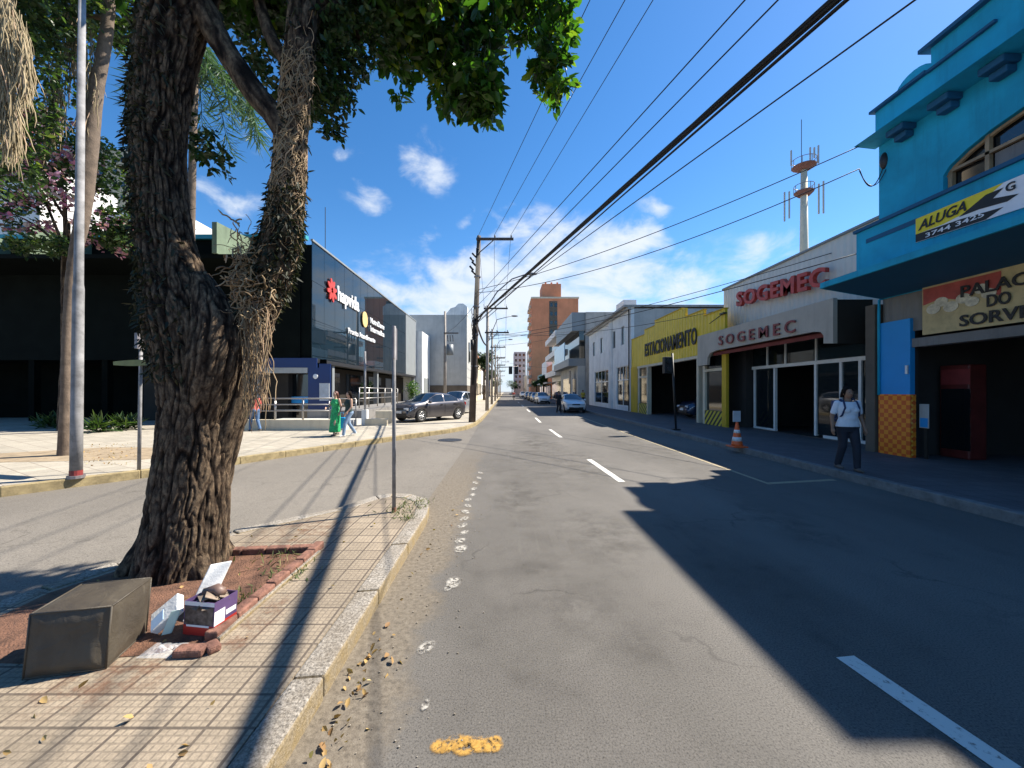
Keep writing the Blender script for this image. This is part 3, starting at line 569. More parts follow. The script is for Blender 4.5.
# ------------------------------------------------------------------ right side: medical supplies shop
XS, XM, XG = 10.2, 9.1, 10.5
b = thing('white_shop_building', 'low shop with white corrugated front, grey awning fascia and red lettering', 'building', (XS,14,0))
w = MB(); w.box(XS,XS+.15,9.76,17.95,3.9,6.4); w.build('corrugated_front', M['whitecor'], b)
w = MB(); w.box(XS+.15,20,9.76,9.95,.15,6.3); w.box(XS+.15,20,17.75,17.95,.15,6.3); w.box(19.8,20,9.95,17.75,.15,6.3); w.box(XS+.15,19.8,9.95,17.75,6.0,6.2); w.build('wall', M['grey'], b)
MB().box(XS-.06,XS+.22,9.76,18.0,6.4,6.47).build('roof_edge', M['greypanel'], b)
MB().box(9.38,XS+.3,9.77,10.02,.15,3.9).build('brown_pier', M['brown'], b); MB().box(XS,XS+.3,10.02,10.55,.15,3.9).build('brown_pier', M['brown'], b)
# fascia with arched cut-out
cut = [(11.0,3.06),(11.0,3.28),(11.1,3.4),(11.35,3.45),(16.6,3.45),(17.1,3.38),(17.3,3.2),(17.35,2.9)]
fs = MB(); fs.prism_x([(10.68,3.02)]+cut+[(17.35,2.88),(18.2,2.88),(18.2,4.28),(10.68,4.28)], XM, XM+.12); fs.build('fascia', M['taupe'], b)
fe = MB(); fe.box(XM+.12,XS,10.68,10.74,3.02,4.24); fe.build('fascia_side', M['darkbrown'], b); MB().box(XM+.12,XS,10.74,18.2,4.1,4.2).build('awning_roof', M['darkbrown'], b)
MB().box(XM+.12,XS,18.12,18.2,2.88,4.1).build('fascia_side', M['darkbrown'], b)
aw = MB(); aw.prism_y([(XM+.2,3.26),(XM+.55,3.5),(XM+.57,3.55),(XM+.18,3.4)], 11.05, 17.2); aw.build('red_awning_roll', pm('awning_red',(.2,.04,.035),.3,3,.8,.1,30,stain=.3), b, bevel=.02)
text_mesh('SOGEMEC','sign_lettering', M['redletter'], b, (XS-.16,16.5,5.3), (0,-1,-.075), (0,0,1), 4.6, .62, .14, .03, space=1.12)
text_mesh('SOGEMEC','fascia_lettering', M['maroon'], b, (XM-.035,16.3,3.62), (0,-1,-.02), (0,0,1), 4.3, .40, .035, .012, space=1.5)
# shop front
g = MB(); g.box(XG-.05,XG+.05,10.55,16.9,2.6,2.72); g.box(XG-.05,XG+.05,10.55,14.25-1.6,.15,.25); g.box(XG-.05,XG+.05,14.9,16.2,.15,.23)
for y in (10.6,11.35,12.0,12.98,14.95,16.15): g.box(XG-.045,XG+.045,y-.045,y+.045,.2,2.62)
for y in (12.98,14.4,15.4): g.box(XG-.03,XG+.03,y-.03,y+.03,2.72,3.85)
g.build('white_door_frame', M['frame'], b)
gl = MB(); gl.box(XG,XG+.012,10.6,12.94,.25,2.6); gl.box(XG,XG+.012,14.99,16.1,.25,2.6); gl.box(XG+.014,XG+.02,10.6,16.9,2.72,3.85); gl.build_each('shop_window', M['glass'], b)
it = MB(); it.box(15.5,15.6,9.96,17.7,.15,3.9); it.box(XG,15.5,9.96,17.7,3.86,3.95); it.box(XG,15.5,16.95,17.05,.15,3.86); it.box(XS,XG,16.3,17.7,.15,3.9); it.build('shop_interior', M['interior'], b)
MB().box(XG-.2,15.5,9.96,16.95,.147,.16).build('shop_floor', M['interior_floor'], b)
bc = thing('waiting_bench', 'low grey bench standing inside the open shop entrance', 'bench', (12.5,13.6,.16))
MB().box(12.3,12.8,12.9,14.6,.5,.58).build('seat', M['greypanel'], bc); MB().box(12.75,12.82,12.9,14.6,.58,.95).build('backrest', M['greypanel'], bc)
for y in (13.0,14.5): MB().box(12.35,12.75,y-.03,y+.03,.16,.5).build('leg', M['steel'], bc)

# ------------------------------------------------------------------ yellow car park
XY = 9.45
b = thing('car_park_building', 'yellow parking garage with stepped corrugated parapet and black lettering', 'building', (XY,23,0))
st = [(16.55,5.24),(18.3,5.24),(18.3,5.56),(20.15,5.56),(20.15,6.05),(20.6,6.1),(24.3,6.1),(24.3,5.8),(26.1,5.8),(26.1,5.5),(28.75,5.5)]
fp = MB(); fp.prism_x([(16.55,3.45)]+st+[(28.75,3.45)], XY, XY+.12); fp.build('stepped_parapet', M['yellowcor'], b)
cp = MB()
for i in range(0,len(st)-1): 
    if abs(st[i][0]-st[i+1][0]) > .6: cp.box(XY-.03,XY+.16,st[i][0],st[i+1][0],st[i][1]+.002,st[i][1]+.05)
cp.build('coping', M['yellow'], b)
pl = MB(); pl.box(XY-.02,XY+.4,27.5,28.85,.15,3.448); pl.box(XY-.02,XY+.1,16.42,16.75,.15,3.448); pl.build_each('pillar', M['yellow'], b)
wp = MB()
for y in (25.6,27.3,18.9,18.3): wp.box(XY+.0,XY+.25,y-.1,y+.1,.15,3.446)
wp.box(XY,XY+.25,25.7,27.2,2.6,2.72); wp.box(XY,XY+.25,16.76,18.2,2.6,2.72); wp.box(XY-.01,XY+.26,16.6,28.8,3.3,3.445)
wp.build('window_frame', M['cream'], b)
hz = MB(); hz.box(XY-.012,XY+.12,25.7,27.2,.15,.85); hz.box(XY-.012,XY+.12,16.76,18.2,.15,.8); hz.build_each('striped_base', M['hazard'], b)
gl = MB(); gl.box(XY+.1,XY+.11,25.7,27.2,.85,2.6); gl.box(XY+.1,XY+.11,25.7,27.2,2.72,3.3); gl.box(XY+.1,XY+.11,16.76,18.2,.8,2.6); gl.box(XY+.1,XY+.11,16.76,18.2,2.72,3.3); gl.build_each('window_glass', M['glass_dark'], b)
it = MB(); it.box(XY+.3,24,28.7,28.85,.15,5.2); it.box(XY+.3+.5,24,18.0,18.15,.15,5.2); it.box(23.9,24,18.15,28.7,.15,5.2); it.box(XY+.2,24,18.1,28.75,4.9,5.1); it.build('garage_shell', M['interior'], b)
text_mesh('ESTACIONAMENTO','lettering', M['blacktext'], b, (XY-.03,25.9,4.0), (0,-1,0), (0,0,1), 7.0, .86, .03, .02, space=1.12)
cc = MB(); cc.box(XY-.15,XY,16.4,16.7,5.0,5.06); cc.tube([(XY-.1,16.6,5.0),(XY-.2,17.4,4.75)], .02, 6); cc.build('bracket', M['blackmetal'], b)

# ------------------------------------------------------------------ white two storey building
XW = 9.45
b = thing('white_two_storey_building', 'white two storey building with four narrow upper windows beside the yellow garage', 'building', (XW,36,0))
def wall_x(x, y0, y1, z0, z1, holes, mat, parent, name='wall', t=.25, sgn=1):
    """wall in the plane x with rectangular holes (ya, yb, za, zb)"""
    ys = sorted({y0,y1,*[h[0] for h in holes],*[h[1] for h in holes]}); zs = sorted({z0,z1,*[h[2] for h in holes],*[h[3] for h in holes]})
    w = MB()
    for i in range(len(ys)-1):
        run = None
        for j in range(len(zs)-1):
            cy, cz = (ys[i]+ys[i+1])/2, (zs[j]+zs[j+1])/2
            hole = any(h[0] < cy < h[1] and h[2] < cz < h[3] for h in holes)
            if not hole:
                if run is None: run = [zs[j], zs[j+1]]
                else: run[1] = zs[j+1]
            if hole or j == len(zs)-2:
                if run: w.box(min(x,x+t*sgn), max(x,x+t*sgn), ys[i], ys[i+1], run[0], run[1]); run = None
    return w.build(name, mat, parent)
hl = [(28.95+.4,32.6,.5,3.7),(35.2,40.6,.5,3.7),(30.5,31.3,5.4,6.9),(33.0,33.8,5.4,6.9),(37.2,38.2,5.4,6.9),(40.4,41.4,5.4,6.9)]
wall_x(XW, 28.9, 43.3, .15, 8.0, hl, M['white'], b)
w = MB(); w.box(XW+.25,22,28.9,29.1,.15,7.9); w.box(XW+.25,22,43.1,43.3,.15,7.9); w.box(21.8,22,29.1,43.1,.15,7.9); w.box(XW+.25,21.8,29.1,43.1,7.6,7.8); w.build('side_wall', M['grey'], b)
MB().box(XW-.55,22.2,28.8,43.5,8.0,8.16).build('roof_eave', M['conc'], b); MB().box(XW-.25,XW,28.85,43.4,7.85,8.0).build('eave_moulding', M['grey'], b)
for y in (34.0,34.55): MB().box(XW-.1,XW,y-.17,y+.17,.15,7.85).build('pilaster', M['white'], b)
MB().tube([(XW-.12,29.0,.2),(XW-.12,29.0,7.8)],.05,8).build('downpipe', M['darkbrown'], b)
for i,h in enumerate(hl):
    f = MB(); a,c,z0,z1 = h
    f.box(XW+.05,XW+.12,a,c,z0,z0+.06); f.box(XW+.05,XW+.12,a,c,z1-.06,z1); f.box(XW+.05,XW+.12,a,a+.06,z0,z1); f.box(XW+.05,XW+.12,c-.06,c,z0,z1)
    if i < 2:
        f.box(XW+.05,XW+.12,a,c,2.55,2.63)
        k = 4
        for j in range(1,k): f.box(XW+.05,XW+.12,a+(c-a)*j/k-.03,a+(c-a)*j/k+.03,2.6 if j%2 else z0,z1)
    fo = f.build('window', M['frame'] if i < 2 else M['grey'], b)
    MB().box(XW+.09,XW+.1,a,c,z0,z1).build('pane', M['glass'] if i < 2 else M['glass_dark'], fo)
it = MB(); it.box(XW+2.2,XW+2.3,29.1,43.1,.15,3.9); it.box(XW+.25,XW+2.2,29.1,43.1,3.9,4.0); it.build('shop_interior', M['curtain'], b)
# ------------------------------------------------------------------ concrete building with overhang, beyond
b = thing('concrete_building', 'raw concrete building with boxy upper storey jutting over the pavement', 'building', (9,52,0))
w = MB(); w.box(9.6,24,45.8,58,.15,11.1); w.build('side_wall', M['conc'], b)
w = MB(); w.box(8.0,9.6,46,60,8.9,11.1); w.box(7.6,9.6,46,60,4.7,5.6); w.build_each('overhang', M['greypanel'], b)
MB().box(8.7,9.59,46.0,60,.15,4.7).build('front_wall', M['grey'], b)
MB().box(8.9,9.59,46.2,60,5.6,8.9).build('recessed_window', M['glass_dark'], b)
wl = MB(); wl.box(7.7,7.8,50,60,5.6,8.0); wl.build('glass_front', pm('pale_glass',(.35,.5,.6),.1,1,.2,0,10), b)
dd = MB(); dd.box(8.62,8.7,47,49,.3,3.2); dd.box(8.62,8.7,51,57,.3,3.4); dd.build_each('shop_opening', M['glass_dark'], b)
MB().box(8.05,8.1,47.5,48.6,2.6,4.2).build('projecting_sign', M['blackmetal'], b)
b = thing('balcony_building', 'white building with stacked balconies beyond the concrete one', 'building', (9,68,0))
MB().box(9.3,22,60.2,76,.15,11.5).build('wall', M['white'], b)
for z in (4.2,7.4,10.4): 
    q = MB(); q.box(7.9,9.3,60.5,75.5,z,z+.9); q.build('balcony', M['white'], b)
for z in (4.9+.3,8.4):
    MB().box(9.25,9.3,61,75,z,z+1.7).build('window_band', M['glass_dark'], b)
MB().box(9.2,9.3,61,75,.3,3.4).build('shop_opening', M['glass_dark'], b)
rowb = [(76.5,86,7.0,'orange','orange painted low shop beyond the balconied building'),(86.5,97,8.5,'white','plain white row building before the brick tower'),(97.5,110,6.0,'teal','small teal fronted shop far along the street')]
for y0,y1,h,mt,lab in rowb:
    b = thing('row_building', lab, 'building', (9.3,y0,0))
    mm = {'orange':pm('orange_wall',(.55,.2,.08),.2,1,.8,.1,20),'white':M['white'],'teal':M['teal']}[mt]
    MB().box(9.3,20,y0,y1,.15,h).build('wall', mm, b); MB().box(8.3,9.3,y0+.3,y1-.3,3.2,3.5).build('awning', M['grey'], b)
    MB().box(9.24,9.3,y0+.6,y1-.6,.3,3.0).build('shop_opening', M['glass_dark'], b)
    if h > 6.5: MB().box(9.24,9.3,y0+1.5,y1-1.5,4.4,5.6).build('window_band', M['glass_dark'], b)
# brick tower
b = thing('brick_tower', 'tall orange brick apartment tower with roof housing', 'tower', (15,122,0))
MB().box(8.0,21.9,115,129,0,29.3).build('wall', M['redbrick'], b); MB().box(11.2,16.9,116,124,29.3,34.0).build('roof_housing', M['redbrick'], b)
MB().box(7.8,22.1,114.8,129.2,29.3,29.8).build('parapet', M['cream'], b)
MB().box(13.2,15.6,114.9,114.98,2,28.5).build('stair_strip', M['brown'], b)
for i in range(10):
    z = 3+i*2.65; wz = MB()
    for x in (13.5,14.8): wz.box(x,x+.7,114.84,114.9,z,z+1.1)
    wz.build_each('window', M['glass_dark'], b)
    bl = MB(); bl.box(7.3,8.0,117,120,z,z+.9); bl.box(7.3,8.0,123,126,z,z+.9); bl.build_each('balcony', M['cream'], b)
for x in (12.2,14.0,15.8): MB().box(x,x+.5,118,118.5,34.0,35.0).build('vent', M['redbrick'], b)
for (x0,x1,y0,y1,h,mt,lab,nf) in [(4.7,10.8,200,215,22,'pinkwall','pale pink apartment block far down the street',7),(10.0,14.5,165,178,19,'whitetower','grey white apartment block behind the brick tower',6)]:
    b = thing('apartment_block', lab, 'building', ((x0+x1)/2,y0,0)); MB().box(x0,x1,y0,y1,0,h).build('wall', M[mt], b)
    for i in range(nf):
        wz = MB(); 
        for j in range(3): xx = x0+(x1-x0)*(j+.5)/3; wz.box(xx-.5,xx+.5,y0-.06,y0,3+i*2.8,4.3+i*2.8)
        wz.build_each('window', M['glass_dark'], b)
b = thing('rooftop_apartment', 'white apartment roof with water tank rising behind the yellow garage', 'building', (38,90,0))
MB().box(31.5,50,90,104,0,19.6).build('wall', M['whitetower'], b); MB().box(28.3,31.4,92,98,0,23.5).build('tank_tower', M['whitetower'], b); MB().box(44,50.5,89.6,96,18,20.4).build('roof_structure', M['grey'], b)
for x in (33.5,37,40.5,46): MB().box(x,x+1.6,89.9,90,15.9,17.6).build('window', M['glass_dark'], b)

# ------------------------------------------------------------------ left side: dark building with fins, glass wing
b = thing('dark_building', 'large dark green building with concrete fins in its own shade', 'building', (-18,20,0))
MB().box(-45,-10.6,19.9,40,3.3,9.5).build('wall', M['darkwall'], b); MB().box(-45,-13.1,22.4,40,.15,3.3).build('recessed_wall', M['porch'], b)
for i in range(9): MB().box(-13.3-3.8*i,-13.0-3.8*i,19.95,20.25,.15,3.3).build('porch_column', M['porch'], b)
MB().box(-45,-10.2,19.7,20.0,9.5,9.72).build('roof_edge', M['teal'], b)  # teal puts the reflected sky into the colour of this edge
for i in range(7):
    x = -13.17 - 4.2*i
    f = MB(); f.prism_x([(19.9,9.45),(17.3,9.3),(17.3,7.9),(19.9,7.9)], x, x+.22); f.build('concrete_fin', M['greenconc'], b)
for i in range(8):
    x = -14.6 - 4.2*i; MB().box(x-3.4,x,22.3,22.39,.9,2.8).build('window', M['porch'], b)
MB().box(-45,-10.8,17.4,19.9,7.7,7.89).build('concrete_band', M['darkwall'], b)
XL = -9.97
b = thing('glass_clinic_building', 'mirror glass health clinic wing with red and white logo lettering', 'building', (XL,31,0))
gw = MB()
nY = 14; ys = [19.9+(38.6-19.9)*i/nY for i in range(nY+1)]
for i in range(nY):
    for (z0,z1) in ((3.42,5.4),(5.42,7.4),(7.42,9.45)): gw.box(XL-.03+random.uniform(-.002,.002),XL,ys[i]+.012,ys[i+1]-.012,z0,z1)
gw.build('glass_cladding', M['cladding_glass'], b)
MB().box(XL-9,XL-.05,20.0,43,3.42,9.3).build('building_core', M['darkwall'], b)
MB().box(XL-.04,XL+.02,38.65,43,3.4,9.45).build('grey_panel', M['greypanel'], b)
MB().box(XL-.06,XL+.06,19.86,43.05,9.45,9.55).build('top_trim', M['greypanel'], b); MB().box(XL-.5,XL+.03,19.9,43,3.2,3.41).build('bottom_trim', M['blackmetal'], b)
MB().box(XL-9,XL-1.4,20.2,43,.15,3.2).build('ground_floor_wall', M['darkbrown'], b)
for y in (23.2,27.5,32,36.5): MB().box(XL-1.38,XL-1.36,y,y+3.2,.5,2.9).build('ground_window', M['glass_dark'], b)
for y in (22.6,30.5,42.7): MB().box(XL-.4,XL-.1,y-.15,y+.15,.15,3.2).build('column', M['greypanel'], b)
MB().tube([(XL-.3,22,9.5),(XL-.3,22,12.2)],.02,6).build('roof_antenna', M['blackmetal'], b)
# logo: red starburst, name, tagline
lg = MB()
cyy, cz = 22.0, 7.45
for k in range(8):
    a = 2*math.pi*k/8+.2; c_ = Vector((0, cyy+.36*math.cos(a), cz+.52*math.sin(a)*.8))
    pts = []
    for q in range(12):
        t = 2*math.pi*q/12; u = .26*math.cos(t); v_ = .13*math.sin(t)
        pts.append((c_.y+u*math.cos(a)-v_*math.sin(a), c_.z+(u*math.sin(a)+v_*math.cos(a))*1.0))
    lg.prism_x(pts, XL+.05, XL+.1+.004*k)
lg.build('red_logo', M['redletter'], b)
text_mesh('hapvida','name_lettering', M['whitetext'], b, (XL+.05,22.75,6.78), (0,1,0), (0,0,1), 3.3, 1.15, .06, .02)
text_mesh('Pronto Atendimento','tagline_lettering', M['whitetext'], b, (XL+.05,24.3,5.35), (0,1,0), (0,0,1), 5.0, .36, .05, .005)
lg = MB(); lg.prism_x([(27.2+.5*math.cos(a),6.75+.55*math.sin(a)) for a in [2*math.pi*i/18 for i in range(18)]], XL+.05, XL+.1); lg.build('round_logo', pm('gold_logo',(.7,.5,.2),.2,4,.5,0,20), b)
text_mesh('NotreDame','partner_lettering', M['whitetext'], b, (XL+.05,28.3,6.7), (0,1,0), (0,0,1), 3.2, .42, .05, .005); text_mesh('Intermedica','partner_lettering', M['whitetext'], b, (XL+.05,28.3,6.1), (0,1,0), (0,0,1), 3.2, .42, .05, .005)
# cash machine lobby
b = thing('entrance_portal', 'blue framed entrance lobby with grey portal beside the clinic ramp', 'entrance', (-11,19.6,.15))
w = MB(); w.box(-13.0,-9.7,19.84,19.9,2.9,3.4); w.box(-10.15,-9.55,19.84,19.9,.15,2.9); w.build('blue_frame', M['atmblue'], b)
w = MB(); w.box(-12.9,-12.65,19.78,19.9,.15,2.9); w.box(-12.64,-10.16,19.78,19.9,2.62,2.9); w.build('grey_portal', M['grey'], b)
MB().box(-12.65,-10.15,20.6,20.65,.15,2.62).build('dark_opening', M['glass_dark'], b); MB().box(-13.0,-9.6,20.7,20.75,.15,3.4).build('lobby_back', M['porch'], b)
MB().box(-11.6,-10.3,20.5,20.58,1.05,1.4).build('blue_screen', M['bluevivid'], b); MB().box(-9.5,-9.0,19.7,19.74,1.2,2.1).build('white_notice', M['curtain'], b)
MB().box(-9.55,-8.95,19.76,19.8,.15,3.1).build('side_panel', M['atmblue'], b)
MB().ball((-9.75,19.8,2.45),(.13,.03,.13)).build('round_sign', M['whitetext'], b, True)
# ramp walls
b = thing('access_ramp', 'low cream ramp wall with stepped planters in front of the clinic', 'ramp', (-8,15.5,0))
MB().box(-10.6,-6.75,15.2,15.45,.13,.56).build('ramp_wall', M['cream'], b); MB().box(-10.6,-6.75,15.45,18.4,.13,.4).build('ramp_floor', M['grey'], b)
for x0,x1,y0,y1,h in [(-6.75,-6.35,15.3,15.7,.6),(-6.3,-5.3,17.3,17.5,.45),(-6.2,-5.4,18.4,18.6,.75)]: MB().box(x0,x1,y0,y1,.13,h).build('stepped_wall', M['cream'], b, bevel=.02)
MB().box(-9.5,-6.9,18.5,40,.13,.75).build('raised_terrace', M['conc_dark'], b)
def railing(pts, h, label, z):
    b = thing('metal_railing', label, 'railing', pts[0]+(z,), 'steel railings along the ramp'); 
    for r_ in (h,h-.25,h-.5):
        MB().tube([(x,y,z+r_) for x,y in pts], .022, 7).build('rail', M['steel'], b, True)
    for i in range(len(pts)-1):
        a = Vector(pts[i]); c_ = Vector(pts[i+1]); k = max(1,int((c_-a).length/1.1))
        for j in range(k+1):
            if i and j == 0: continue
            q = a.lerp(c_, j/k); MB().tube([(q.x,q.y,z),(q.x,q.y,z+h)], .026, 7).build('post', M['steel'], b, True)
railing([(-10.3,15.33),(-6.9,15.33)], .85, 'front steel railing on the cream ramp wall', .56)
railing([(-10.3,17.3),(-6.7,17.3)], .95, 'rear steel railing at the back of the ramp', .4)
railing([(-6.7,17.7),(-6.7,24)], .95, 'steel railing running along the raised terrace away from the ramp', .9)
b = thing('white_narrow_building', 'narrow white rendered building next to the glass clinic', 'building', (-10,45,0))
MB().box(-16,-9.3,43.2,47.5,.15,8.4).build('wall', M['white'], b); MB().box(-9.34,-9.26,44,46.8,.3,3.2).build('door', M['greypanel'], b)
b = thing('blank_grey_building', 'old building with a tall blank grey side wall and curved gable top', 'building', (-8,50,0))
MB().box(-14,-4.75,48,62,2.4,11.2).build('wall', M['grey'], b); MB().box(-14.1,-4.7,47.9,62.1,.1,2.4).build('stained_base', M['brown'], b)
gb = MB(); gb.prism_y([(-7.6,11.2),(-7.2,11.5),(-6.8,12.0),(-6.2,12.2),(-5.8,12.6),(-5.2,12.6),(-4.7,12.2),(-4.7,11.2)], 48.0, 49.0); gb.build('curved_gable', M['white'], b)
fr_ = MB()
for y in (50,53.5,57): fr_.box(-4.75,-4.6,y,y+1.2,5.5,8)
fr_.build_each('window', M['glass_dark'], b)
for (y0,y1,h,mt,lab) in [(62.5,76,7.2,'cream','cream old row house behind the utility poles'),(76.5,95,6.2,'white','white low row house on the left side of the street'),(95.5,120,9,'grey','grey distant row building on the left side'),(121,170,8,'cream','long cream distant building closing the left row'),(171,260,10,'pinkwall','farthest pinkish building of the left row')]:
    b = thing('row_house', lab, 'building', (-4.7,y0,0)); MB().box(-16,-4.7,y0,y1,.1,h).build('wall', M[mt], b); MB().box(-16,-4.4,y0,y1,h,h+.3).build('roof', M['rtile'], b)
    for k in range(3): yy = y0+(y1-y0)*(k+.3)/3; fo = MB().box(-4.72,-4.62,yy,yy+1.6,1.0,3.0).build('window', M['glass_dark'], b)
for (y0,y1,h,mt,lab) in [(131,160,7,'white','distant white low building beyond the brick tower'),(180,198,9,'cream','distant cream building far along the right side'),(217,300,8,'grey','farthest grey building on the right side')]:
    b = thing('row_house', lab, 'building', (9.3,y0,0)); MB().box(9.3,20,y0,y1,.1,h).build('wall', M[mt], b)
    for k in range(3): yy = y0+(y1-y0)*(k+.3)/3; MB().box(9.22,9.3,yy,yy+2,1.0,3.0).build('window', M['glass_dark'], b)
# tall apartment towers behind the left trees
b = thing('beige_tower', 'beige apartment tower behind the trees on the left', 'tower', (-88,85,0))
MB().box(-97,-83,85,100,0,55).build('wall', M['beige'], b)
for i in range(12):
    wz = MB()
    for x in (-95,-92,-89.5,-86.5,-84.8): wz.box(x,x+.9,84.93,85,22+i*2.75,23.1+i*2.75)
    wz.build_each('window', M['glass_dark'], b)
b = thing('white_tower', 'white apartment tower seen between the leaves on the left', 'tower', (-75,62,0))
MB().box(-82,-72.5,60,72,0,38).build('wall', M['whitetower'], b)
for i in range(10):
    wz = MB()
    for x in (-80.5,-78,-75.5): wz.box(x,x+1,59.93,60,10+i*2.75,11.2+i*2.75)
    wz.build_each('window', M['glass_dark'], b)
b = thing('distant_white_tower', 'second white apartment tower glimpsed right of the beige one', 'tower', (-56,60,0))
MB().box(-66,-54,64,74,0,31.5).build('wall', M['whitetower'], b)
for i in range(9):
    wz = MB()
    for x in (-64,-61,-58): wz.box(x,x+1.1,63.93,64,6+i*2.75,7.2+i*2.75)
    wz.build_each('window', M['glass_dark'], b)
# telecom tower
b = thing('telecom_tower', 'concrete mobile phone mast with two antenna platforms behind the shops', 'tower', (46.6,60,0))
MB().tube([(46.6,60,0),(46.6,60,20),(46.6,60,36.4)], [.75,.6,.42], 14).build('mast', M['cream'], b, True)
for z,r in ((32.6,1.3),(36.6,1.6)):
    q = MB(); q.rings([(46.6,60,z-.5,.8,.8),(46.6,60,z,r,r),(46.6,60,z+.15,r,r)], 16); q.build('platform', pm('rust_red',(.2,.09,.07),.3,3,.8,.2,20), b)
    q = MB(); q.tube([(46.6+r*math.cos(a),60+r*math.sin(a),z+1.1) for a in [2*math.pi*i/16 for i in range(17)]], .05, 5)
    for i in range(8): a = 2*math.pi*i/8; q.tube([(46.6+r*math.cos(a),60+r*math.sin(a),z),(46.6+r*math.cos(a),60+r*math.sin(a),z+1.1)], .05, 5)
    q.build('guard_rail', M['galv_dark'], b)
for (dx,dy,z0,z1) in [(-2.0,0,36.8,39.2),(2.0,-.3,37,39.8),(1.6,.8,37,40.2),(0,-2.0,36.8,38.4),(-2.3,0,28.6,32.8),(-2.6,.6,28.4,33),(2.3,0,29.3,34),(2.7,-.4,29.2,34.2)]:
    MB().box(46.6+dx-.09,46.6+dx+.09,60+dy-.08,60+dy+.08,z0,z1).build('antenna', M['grey'], b)
MB().tube([(46.2,60,36.5),(46.2,60,44)],.05,6).build('lightning_rod', M['blackmetal'], b)
# ------------------------------------------------------------------ vegetation
def leaf_mesh(name, pts, size, mat, parent, aspect=.5, droop=None, fold=.18, updir=None, jitter=.35):
    n = len(pts); pts = np.asarray(pts, float)
    nrm = RNG.normal(size=(n,3)); nrm[:,2] = np.abs(nrm[:,2]) + .35; nrm /= np.linalg.norm(nrm,axis=1,keepdims=True)
    d = RNG.normal(size=(n,3))
    if droop is not None: d[:,2] -= droop
    if updir is not None: d = d*.5 + updir
    d -= nrm*(d*nrm).sum(1,keepdims=True); d /= np.linalg.norm(d,axis=1,keepdims=True)+1e-9
    s = np.cross(nrm, d); L = size*(1-jitter+2*jitter*RNG.random(n))[:,None]; W = L*aspect*.5
    f = nrm*W*fold*2
    v = np.stack([pts, pts+d*L*.33+s*W+f, pts+d*L*.72+s*W*.72+f*.8, pts+d*L, pts+d*L*.72-s*W*.72+f*.8, pts+d*L*.33-s*W+f], 1).reshape(-1,3)
    off = ORG.get(parent, Vector((0,0,0))); v -= np.array(off)
    base = (np.arange(n)*6)[:,None]; q = np.concatenate([base+np.array([[0,1,2,3]]), base+np.array([[0,3,4,5]])],1).reshape(-1)
    me = bpy.data.meshes.new(name); me.vertices.add(n*6); me.vertices.foreach_set('co', v.reshape(-1).astype(np.float32))
    me.loops.add(n*8); me.loops.foreach_set('vertex_index', q.astype(np.int32)); me.polygons.add(n*2)
    me.polygons.foreach_set('loop_start', (np.arange(n*2)*4).astype(np.int32)); me.update(calc_edges=True); me.materials.append(mat); me.validate()
    o = bpy.data.objects.new(name, me); C.objects.link(o)
    if parent: o.parent = parent; ORG[o] = off.copy()
    return o
def cloud_pts(c, r, n, shell=.55, clump=.0, k=0):
    """points in an ellipsoid gathered on small twigs"""
    c = np.array(c, float); r = np.array(r if hasattr(r,'__len__') else (r,r,r), float)
    m = max(1, n//9); d = RNG.normal(size=(m,3)); d /= np.linalg.norm(d,axis=1,keepdims=True)
    rad = (shell+(1-shell)*RNG.random(m))**.8; tw = c + d*rad[:,None]*r
    p = np.repeat(tw, 9, 0)[:n] if m*9 >= n else np.repeat(tw, 10, 0)[:n]
    return p + RNG.normal(size=p.shape)*min(r)*.13
